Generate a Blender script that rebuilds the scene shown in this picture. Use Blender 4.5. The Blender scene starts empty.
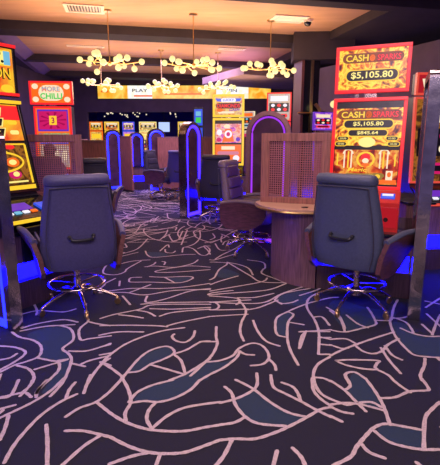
import bpy, bmesh, math, random
from mathutils import Vector, Matrix
PI = math.pi; R = math.radians
SC = bpy.context.scene
COL = SC.collection

# ------------------------------------------------------------------ camera, light, exposure
cam_d = bpy.data.cameras.new('camera'); cam = bpy.data.objects.new('camera', cam_d); COL.objects.link(cam)
cam.location = (0, 0, 1.5); cam.rotation_euler = (R(78), 0, 0)
cam_d.sensor_fit = 'HORIZONTAL'; cam_d.sensor_width = 36; cam_d.lens = 36.0
cam_d.clip_start = 0.05; cam_d.clip_end = 100
SC.camera = cam
SC.view_settings.view_transform = 'Standard'; SC.view_settings.look = 'None'
SC.view_settings.exposure = 0.0; SC.view_settings.gamma = 1.0
SC.view_settings.use_curve_mapping = False
SC.cycles.use_denoising = True
SC.cycles.max_bounces = 6; SC.cycles.sample_clamp_indirect = 4.0

world = bpy.data.worlds.new('world'); SC.world = world; world.use_nodes = True
wb = world.node_tree.nodes['Background']; wb.inputs[0].default_value = (0.30, 0.22, 0.55, 1); wb.inputs[1].default_value = 0.35

def area(name, loc, rot, sx, sy, col, power):
    l = bpy.data.lights.new(name, 'AREA'); l.shape = 'RECTANGLE'; l.size = sx; l.size_y = sy
    l.color = col; l.energy = power
    o = bpy.data.objects.new(name, l); o.location = loc; o.rotation_euler = rot; COL.objects.link(o); return o
# added fill lights without fittings: behind the camera, over the centre and far floor
area('fill_light_aisle', (0.0, -1.2, 3.3), (R(28), 0, 0), 4.0, 1.2, (0.95, 0.72, 0.92), 250)
area('fill_light_centre', (0.2, 3.4, 3.3), (0, 0, R(12)), 3.5, 1.0, (1.0, 0.70, 0.68), 85)
area('fill_light_far', (-1.2, 11.5, 3.28), (0, 0, R(12)), 4.5, 2.0, (0.70, 0.5, 1.0), 270)
# added warm uplights in mid-air, standing in for cove strips below the coffers
TH = R(12.5)
def hall(a, b, z=0.0):
    return Vector((a*math.cos(TH) - b*math.sin(TH), a*math.sin(TH) + b*math.cos(TH), z))
for b0, p in ((7.6, 88), (10.6, 46), (13.4, 20)):
    area('ceiling_wash_fill', hall(1.0, b0, 2.55), (PI, 0, TH), 5.0, 0.9, (1.0, 0.60, 0.34), p)

# ------------------------------------------------------------------ materials
MATS = {}
def _new(name):
    m = bpy.data.materials.new(name); m.use_nodes = True
    MATS[name] = m
    return m, m.node_tree, m.node_tree.nodes['Principled BSDF']
def pbr(name, col, rough=0.6, metal=0.0, noise=0.12, scale=30, bump=0.0, emit=None, es=0.0, stretch=(1, 1, 1), coat=0.0):
    if name in MATS: return MATS[name]
    m, nt, p = _new(name)
    p.inputs['Roughness'].default_value = rough; p.inputs['Metallic'].default_value = metal
    if coat: p.inputs['Coat Weight'].default_value = coat
    tc = nt.nodes.new('ShaderNodeTexCoord'); mp = nt.nodes.new('ShaderNodeMapping')
    mp.inputs['Scale'].default_value = stretch
    nt.links.new(tc.outputs['Object'], mp.inputs['Vector'])
    n = nt.nodes.new('ShaderNodeTexNoise'); n.inputs['Scale'].default_value = scale; n.inputs['Detail'].default_value = 4
    nt.links.new(mp.outputs[0], n.inputs['Vector'])
    r = nt.nodes.new('ShaderNodeValToRGB')
    r.color_ramp.elements[0].position = 0.3; r.color_ramp.elements[1].position = 0.7
    r.color_ramp.elements[0].color = (*[max(0, c*(1-noise)) for c in col], 1)
    r.color_ramp.elements[1].color = (*[min(1, c*(1+noise)) for c in col], 1)
    nt.links.new(n.outputs['Fac'], r.inputs[0]); nt.links.new(r.outputs[0], p.inputs['Base Color'])
    if bump:
        b = nt.nodes.new('ShaderNodeBump'); b.inputs['Strength'].default_value = bump; b.inputs['Distance'].default_value = 0.01
        nt.links.new(n.outputs['Fac'], b.inputs['Height']); nt.links.new(b.outputs[0], p.inputs['Normal'])
    if emit:
        p.inputs['Emission Color'].default_value = (*emit, 1); p.inputs['Emission Strength'].default_value = es
    return m
def emi(name, col, s=1.0):
    if name in MATS: return MATS[name]
    m, nt, p = _new(name)
    p.inputs['Base Color'].default_value = (*[c*0.1 for c in col], 1); p.inputs['Roughness'].default_value = 0.3
    p.inputs['Emission Color'].default_value = (*col, 1); p.inputs['Emission Strength'].default_value = s
    return m
def art(name, cols, scale=6.0, s=1.0, dist=1.2, detail=5, stretch=(1, 1, 1)):
    """glowing screen artwork: swirling bands of colour"""
    if name in MATS: return MATS[name]
    m, nt, p = _new(name)
    p.inputs['Base Color'].default_value = (0.01, 0.01, 0.01, 1); p.inputs['Roughness'].default_value = 0.25
    tc = nt.nodes.new('ShaderNodeTexCoord'); mp = nt.nodes.new('ShaderNodeMapping'); mp.inputs['Scale'].default_value = stretch
    nt.links.new(tc.outputs['Object'], mp.inputs['Vector'])
    n = nt.nodes.new('ShaderNodeTexNoise'); n.inputs['Scale'].default_value = scale; n.inputs['Detail'].default_value = detail
    n.inputs['Distortion'].default_value = dist
    nt.links.new(mp.outputs[0], n.inputs['Vector'])
    r = nt.nodes.new('ShaderNodeValToRGB'); cr = r.color_ramp
    k = len(cols)
    while len(cr.elements) < k: cr.elements.new(0.5)
    for i, c in enumerate(cols):
        cr.elements[i].position = 0.3 + 0.4*i/(k-1); cr.elements[i].color = (*c, 1)
    nt.links.new(n.outputs['Fac'], r.inputs[0]); nt.links.new(r.outputs[0], p.inputs['Emission Color'])
    p.inputs['Emission Strength'].default_value = s
    return m

CARPET = pbr('carpet_pile', (0.0095, 0.0085, 0.018), 0.95, noise=0.35, scale=220, bump=0.5)
LINE = pbr('carpet_line', (0.55, 0.44, 0.40), 0.95, noise=0.25, scale=160, bump=0.6)
TEAL = pbr('carpet_teal', (0.016, 0.034, 0.060), 0.95, noise=0.3, scale=200, bump=0.5)
WOOD = pbr('dark_walnut', (0.20, 0.10, 0.09), 0.45, noise=0.45, scale=14, stretch=(6, 6, 0.35))
WOODR = pbr('red_walnut', (0.26, 0.10, 0.075), 0.45, noise=0.4, scale=12, stretch=(5, 5, 0.4))
WOODT = pbr('light_oak_laminate', (0.50, 0.30, 0.20), 0.4, noise=0.15, scale=10, stretch=(0.6, 6, 1))
PLINTH = pbr('plinth_wood', (0.07, 0.035, 0.035), 0.5, noise=0.4, scale=12, stretch=(6, 6, 0.4))
BLACK = pbr('black_plastic', (0.012, 0.012, 0.015), 0.35, noise=0.1)
BLACKG = pbr('black_gloss', (0.008, 0.008, 0.012), 0.12, noise=0.1)
CAB = pbr('cabinet_charcoal', (0.02, 0.016, 0.024), 0.35, noise=0.2)
REDP = pbr('red_lacquer_glow', (0.45, 0.02, 0.02), 0.3, noise=0.1, emit=(1, 0.04, 0.03), es=0.12)  # faint red glow put into the lacquer itself
LEATH = pbr('slate_leather', (0.070, 0.085, 0.135), 0.5, noise=0.12, scale=60, bump=0.12)
LEATHV = pbr('violet_slate_leather', (0.062, 0.058, 0.150), 0.5, noise=0.12, scale=60, bump=0.12)
LEATHD = pbr('dark_leather', (0.04, 0.038, 0.06), 0.5, noise=0.15, scale=60, bump=0.12)
PLUM = pbr('plum_leather', (0.09, 0.045, 0.10), 0.5, noise=0.15, scale=50, bump=0.12)
TAUPE = pbr('taupe_leather', (0.17, 0.12, 0.13), 0.5, noise=0.12, scale=50, bump=0.12)
CHROME = pbr('warm_chrome', (0.75, 0.60, 0.50), 0.16, 1.0, noise=0.05)
BRASS = pbr('brass', (0.62, 0.42, 0.18), 0.3, 1.0, noise=0.08)
MIRROR = pbr('mirror_steel', (0.52, 0.48, 0.50), 0.14, 1.0, noise=0.25, scale=9, bump=0.25)
BRONZE = pbr('bronze_trim', (0.30, 0.15, 0.12), 0.3, 0.5, noise=0.1)
SMOKE = pbr('smoked_panel', (0.10, 0.045, 0.06), 0.15, 0.3, noise=0.35, scale=5)
CEILT = pbr('ceiling_copper', (0.54, 0.31, 0.17), 0.55, noise=0.10, scale=3.0, stretch=(0.5, 3, 1))
CEILD = pbr('ceiling_dark', (0.030, 0.020, 0.028), 0.8, noise=0.2, scale=4)
FASC = pbr('ceiling_fascia', (0.16, 0.10, 0.20), 0.6, noise=0.1, scale=4)
WALLD = pbr('wall_plum', (0.050, 0.030, 0.050), 0.8, noise=0.2, scale=3)
WALLT = pbr('wall_taupe', (0.22, 0.15, 0.17), 0.75, noise=0.12, scale=3)
WHITE = pbr('white_vent', (0.75, 0.66, 0.55), 0.5, noise=0.05)
BLUE = emi('blue_led', (0.0008, 0.0006, 1.0), 30.0)
BLUEN = emi('blue_neon', (0.008, 0.012, 1.0), 7.0)
VION = emi('violet_neon', (0.35, 0.04, 0.8), 1.1)
PURN = emi('purple_neon', (0.03, 0.010, 1.0), 6.0)
GLOBE = emi('lamp_globe', (0.95, 0.84, 0.36), 1.0)
E_RED = emi('glow_red', (1.0, 0.02, 0.025), 0.95)
E_RED2 = emi('glow_deep_red', (0.55, 0.01, 0.02), 0.7)
E_ORG = emi('glow_orange', (1.0, 0.16, 0.01), 0.95)
E_YEL = emi('glow_yellow', (1.0, 0.62, 0.03), 1.0)
E_LEM = emi('glow_lemon', (1.0, 0.85, 0.25), 1.0)
E_CRM = emi('glow_cream', (1.0, 0.82, 0.55), 0.95)
E_WHT = emi('glow_white', (0.9, 0.88, 1.0), 1.0)
E_GRN = emi('glow_green', (0.05, 0.75, 0.10), 0.8)
E_MAG = emi('glow_magenta', (0.75, 0.01, 0.16), 0.8)
E_PUR = emi('glow_purple', (0.16, 0.03, 0.60), 0.8)
E_BLU = emi('glow_blue', (0.03, 0.10, 0.85), 0.9)
E_CYN = emi('glow_cyan', (0.20, 0.60, 0.85), 0.8)
E_BLK = pbr('screen_black', (0.008, 0.006, 0.006), 0.3, noise=0.1)
FIRE = art('fire_art', [(0.02, 0.002, 0.0), (0.22, 0.02, 0.0), (0.9, 0.20, 0.0), (1.0, 0.78, 0.06), (0.85, 0.25, 0.0), (0.10, 0.008, 0.0)], 9, 1.1)
FIRE2 = art('ember_art', [(0.15, 0.005, 0.0), (0.5, 0.02, 0.0), (0.85, 0.10, 0.0), (1.0, 0.45, 0.06), (0.6, 0.03, 0.0), (0.15, 0.0, 0.0)], 8, 0.9, 0.5)
SUNSET = art('sunset_art', [(0.9, 0.05, 0.01), (1.0, 0.3, 0.02), (1.0, 0.6, 0.02), (1.0, 0.8, 0.05)], 3, 0.95)
PINKA = art('pink_art', [(0.8, 0.02, 0.35), (1.0, 0.25, 0.1), (1.0, 0.6, 0.5), (0.9, 0.1, 0.6), (0.3, 0.05, 0.5)], 9, 0.85)
GOLDA = art('gold_art', [(0.25, 0.05, 0.01), (0.9, 0.35, 0.03), (1.0, 0.75, 0.2), (0.5, 0.12, 0.02)], 9, 0.8)
PURA = art('purple_art', [(0.03, 0.01, 0.25), (0.25, 0.06, 0.75), (0.8, 0.3, 0.8), (0.05, 0.02, 0.4)], 8, 0.85)
MIXA = art('mixed_art', [(0.5, 0.02, 0.25), (1.0, 0.7, 0.15), (0.25, 0.5, 0.25), (0.9, 0.2, 0.05), (0.2, 0.05, 0.4)], 12, 0.8)
CREAMA = art('cream_art', [(0.9, 0.4, 0.3), (1.0, 0.75, 0.5), (0.8, 0.65, 0.7), (0.7, 0.2, 0.4)], 10, 0.6)
DARKA = art('dark_reel_art', [(0.02, 0.01, 0.0), (0.10, 0.03, 0.0), (0.45, 0.16, 0.01), (0.05, 0.02, 0.02)], 9, 0.8)
SIGNY = art('sign_amber', [(0.9, 0.16, 0.0), (1.0, 0.45, 0.02), (1.0, 0.72, 0.12), (1.0, 0.35, 0.01)], 2.2, 1.0, dist=0.4, detail=2)
SIGNW = art('sign_cream', [(1.0, 0.75, 0.35), (1.0, 0.95, 0.8), (0.95, 0.95, 1.0), (1.0, 0.85, 0.5)], 2.5, 1.05, dist=0.4, detail=2)

# ------------------------------------------------------------------ helpers
def obj(name, bm, mats, parent=None, smooth=False, M=None):
    if M is not None: bm.transform(M)
    bmesh.ops.recalc_face_normals(bm, faces=bm.faces) if smooth == 'fix' else None
    me = bpy.data.meshes.new(name); bm.to_mesh(me); bm.free()
    if not isinstance(mats, (list, tuple)): mats = [mats]
    for m in mats: me.materials.append(m)
    if smooth:
        for p in me.polygons: p.use_smooth = True
        try: me.set_sharp_from_angle(angle=R(45))
        except Exception: pass
    o = bpy.data.objects.new(name, me); COL.objects.link(o)
    if parent: o.parent = parent
    return o
def thing(name, label, cat, loc=(0, 0, 0), rz=0.0, group=None):
    o = bpy.data.objects.new(name, None); COL.objects.link(o); o.empty_display_size = 0.1
    o.location = loc; o.rotation_euler = (0, 0, rz); o['label'] = label; o['category'] = cat
    if group: o['group'] = group
    return o
def tag(o, label, cat, group=None):
    o['label'] = label; o['category'] = cat
    if group: o['group'] = group
    return o
def struct(name, bm, m, smooth=False):
    o = obj(name, bm, m, None, smooth); o['kind'] = 'structure'; return o
def tree_copy(o, parent=None):
    c = o.copy(); COL.objects.link(c)
    if parent: c.parent = parent
    for ch in list(o.children): tree_copy(ch, c)
    return c
def place(src, loc, rz, label, used=[]):
    if src not in used: used.append(src); c = src
    else: c = tree_copy(src)
    c.location = loc; c.rotation_euler = (0, 0, rz); c['label'] = label
    return c
def BM(): return bmesh.new()
def face(bm, pts, mi=0):
    f = bm.faces.new([bm.verts.new(p) for p in pts]); f.material_index = mi; return f
def box(bm, x0, x1, y0, y1, z0, z1, mi=0, bev=0.0):
    t = bmesh.new()
    vs = [t.verts.new((x, y, z)) for z in (z0, z1) for x, y in ((x0, y0), (x1, y0), (x1, y1), (x0, y1))]
    for q in ((3, 2, 1, 0), (4, 5, 6, 7), (0, 1, 5, 4), (1, 2, 6, 5), (2, 3, 7, 6), (3, 0, 4, 7)):
        t.faces.new([vs[i] for i in q])
    if bev: bmesh.ops.bevel(t, geom=list(t.edges), offset=bev, segments=2, affect='EDGES', profile=0.7)
    for f in t.faces: f.material_index = mi
    merge(bm, t)
def merge(bm, t, M=None, mi=None):
    if M is not None: t.transform(M)
    if mi is not None:
        for f in t.faces: f.material_index = mi
    me = bpy.data.meshes.new('tmp'); t.to_mesh(me); t.free(); bm.from_mesh(me); bpy.data.meshes.remove(me)
def prism(bm, pts, z0, z1, mi=0):
    n = len(pts); a = [bm.verts.new((p[0], p[1], z0)) for p in pts]; b = [bm.verts.new((p[0], p[1], z1)) for p in pts]
    fs = [bm.faces.new(list(reversed(a))), bm.faces.new(b)]
    for i in range(n):
        j = (i+1) % n; fs.append(bm.faces.new((a[i], a[j], b[j], b[i])))
    for f in fs: f.material_index = mi
def prism_x(bm, pts, x0, x1, mi=0):     # pts are (y, z)
    t = BM(); prism(t, pts, x0, x1, mi)
    merge(bm, t, Matrix(((0, 0, 1, 0), (1, 0, 0, 0), (0, 1, 0, 0), (0, 0, 0, 1))))
def catmull(P, closed=False, k=5):
    P = [Vector(p) for p in P]; n = len(P); out = []
    if n < 3 and not closed: return P
    rng = range(n if closed else n-1)
    for i in rng:
        if closed: p0, p1, p2, p3 = P[(i-1) % n], P[i], P[(i+1) % n], P[(i+2) % n]
        else: p0, p1, p2, p3 = P[max(i-1, 0)], P[i], P[i+1], P[min(i+2, n-1)]
        for j in range(k):
            t = j/k
            out.append(0.5*((2*p1) + (p2-p0)*t + (2*p0-5*p1+4*p2-p3)*t*t + (3*p1-p0-3*p2+p3)*t**3))
    if not closed: out.append(P[-1])
    return out
def tube(bm, pts, r, seg=8, closed=False, mi=0, cap=True):
    pts = [Vector(p) for p in pts]; n = len(pts); rings = []
    up = Vector((0, 0, 1))
    for i, p in enumerate(pts):
        if closed: d = pts[(i+1) % n] - pts[i-1]
        else: d = pts[min(i+1, n-1)] - pts[max(i-1, 0)]
        if d.length < 1e-9: d = Vector((0, 0, 1))
        d.normalize()
        u = d.cross(up)
        if u.length < 0.05: u = d.cross(Vector((1, 0, 0)))
        u.normalize(); v = u.cross(d)
        rr = r[i] if isinstance(r, (list, tuple)) else r
        rings.append([bm.verts.new(p + u*math.cos(2*PI*k/seg)*rr + v*math.sin(2*PI*k/seg)*rr) for k in range(seg)])
    for i in range(n if closed else n-1):
        a, b = rings[i], rings[(i+1) % n]
        for k in range(seg):
            f = bm.faces.new((a[k], a[(k+1) % seg], b[(k+1) % seg], b[k])); f.material_index = mi
    if not closed and cap:
        bm.faces.new(list(reversed(rings[0]))).material_index = mi; bm.faces.new(rings[-1]).material_index = mi
def lathe(bm, prof, seg=20, c=(0, 0), mi=0):
    rings = [[bm.verts.new((c[0]+r*math.cos(2*PI*k/seg), c[1]+r*math.sin(2*PI*k/seg), z)) for k in range(seg)] for r, z in prof]
    for a, b in zip(rings, rings[1:]):
        for k in range(seg):
            bm.faces.new((a[k], a[(k+1) % seg], b[(k+1) % seg], b[k])).material_index = mi
    bm.faces.new(list(reversed(rings[0]))).material_index = mi; bm.faces.new(rings[-1]).material_index = mi
def ball(bm, c, r, sub=2, mi=0, s=(1, 1, 1)):
    t = BM(); bmesh.ops.create_icosphere(t, subdivisions=sub, radius=r)
    merge(bm, t, Matrix.Translation(c) @ Matrix.Diagonal((*s, 1)), mi)
def loft(bm, secs, n=28, e=4.0, wrap=0.0, mi=0):
    """secs: (z, cy, half width, half depth)"""
    rings = []
    for s in secs:
        z, cy, hw, hd = s[:4]; ring = []
        for k in range(n):
            a = 2*PI*k/n; c, q = math.cos(a), math.sin(a)
            x = math.copysign(abs(c)**(2/e), c); y = math.copysign(abs(q)**(2/e), q)
            ring.append(bm.verts.new((x*hw, cy + y*hd + wrap*x*x, z)))
        rings.append(ring)
    for a, b in zip(rings, rings[1:]):
        for k in range(n): bm.faces.new((a[k], a[(k+1) % n], b[(k+1) % n], b[k])).material_index = mi
    bm.faces.new(list(reversed(rings[0]))).material_index = mi; bm.faces.new(rings[-1]).material_index = mi

# flat artwork on a screen: all in the plane x-z, facing -y
def lay(k): return -0.0018*k
def rect(bm, x, z, w, h, mi, k):
    y = lay(k); face(bm, [(x-w/2, y, z-h/2), (x+w/2, y, z-h/2), (x+w/2, y, z+h/2), (x-w/2, y, z+h/2)], mi)
def disc(bm, x, z, rx, rz, mi, k, n=20):
    y = lay(k); face(bm, [(x+rx*math.cos(2*PI*i/n), y, z+rz*math.sin(2*PI*i/n)) for i in range(n)], mi)
def poly(bm, pts, mi, k):
    y = lay(k); face(bm, [(p[0], y, p[1]) for p in pts], mi)
def pill(bm, x, z, w, h, mi, k):
    y = lay(k); r = h/2; pts = []
    for i in range(9):
        a = -PI/2 + PI*i/8; pts.append((x+w/2-r+r*math.cos(a), y, z+r*math.sin(a)))
    for i in range(9):
        a = PI/2 + PI*i/8; pts.append((x-w/2+r+r*math.cos(a), y, z+r*math.sin(a)))
    face(bm, pts, mi)
def ring(bm, x, z, rx, rz, t, mi, k, n=28, a0=0, a1=2*PI):
    y = lay(k)
    for i in range(n):
        a, b = a0+(a1-a0)*i/n, a0+(a1-a0)*(i+1)/n
        face(bm, [(x+rx*math.cos(a), y, z+rz*math.sin(a)), (x+rx*math.cos(b), y, z+rz*math.sin(b)),
                  (x+(rx-t)*math.cos(b), y, z+(rz-t)*math.sin(b)), (x+(rx-t)*math.cos(a), y, z+(rz-t)*math.sin(a))], mi)
def text(bm, s, x, z, w, h, mi, k, bold=0.012, shear=0.0):
    cu = bpy.data.curves.new('lettering', 'FONT'); cu.body = s; cu.size = 1.0; cu.offset = bold; cu.shear = shear
    cu.align_x = 'CENTER'; cu.align_y = 'CENTER'; cu.resolution_u = 3
    o = bpy.data.objects.new('lettering', cu); COL.objects.link(o)
    dg = bpy.context.evaluated_depsgraph_get(); me = bpy.data.meshes.new_from_object(o.evaluated_get(dg))
    COL.objects.unlink(o); bpy.data.objects.remove(o); bpy.data.curves.remove(cu)
    if not me.vertices: return
    xs = [v.co.x for v in me.vertices]; ys = [v.co.y for v in me.vertices]
    cx, cy = (min(xs)+max(xs))/2, (min(ys)+max(ys))/2
    sx, sy = w/max(1e-4, max(xs)-min(xs)), h/max(1e-4, max(ys)-min(ys))
    t = BM(); t.from_mesh(me); bpy.data.meshes.remove(me)
    for v in t.verts: v.co = Vector((x+(v.co.x-cx)*sx, lay(k), z+(v.co.y-cy)*sy))
    merge(bm, t, None, mi)
def text2(bm, s, x, z, w, h, mi, back, k, bold=0.02, shear=0.0, g=0.010):
    text(bm, s, x, z, w+g, h+g, back, k, bold+.045, shear); text(bm, s, x, z, w, h, mi, k+1, .03, shear)
def frame_bars(bm, w, h, t, d, z=0.0, mi=0, y0=-0.02, bev=0.004):   # a rectangular frame round a w x h opening centred at (0, z)
    box(bm, -w/2-t, w/2+t, y0, y0+d, z+h/2, z+h/2+t, mi, bev); box(bm, -w/2-t, w/2+t, y0, y0+d, z-h/2-t, z-h/2, mi, bev)
    box(bm, -w/2-t, -w/2, y0, y0+d, z-h/2, z+h/2, mi, bev); box(bm, w/2, w/2+t, y0, y0+d, z-h/2, z+h/2, mi, bev)

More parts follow.
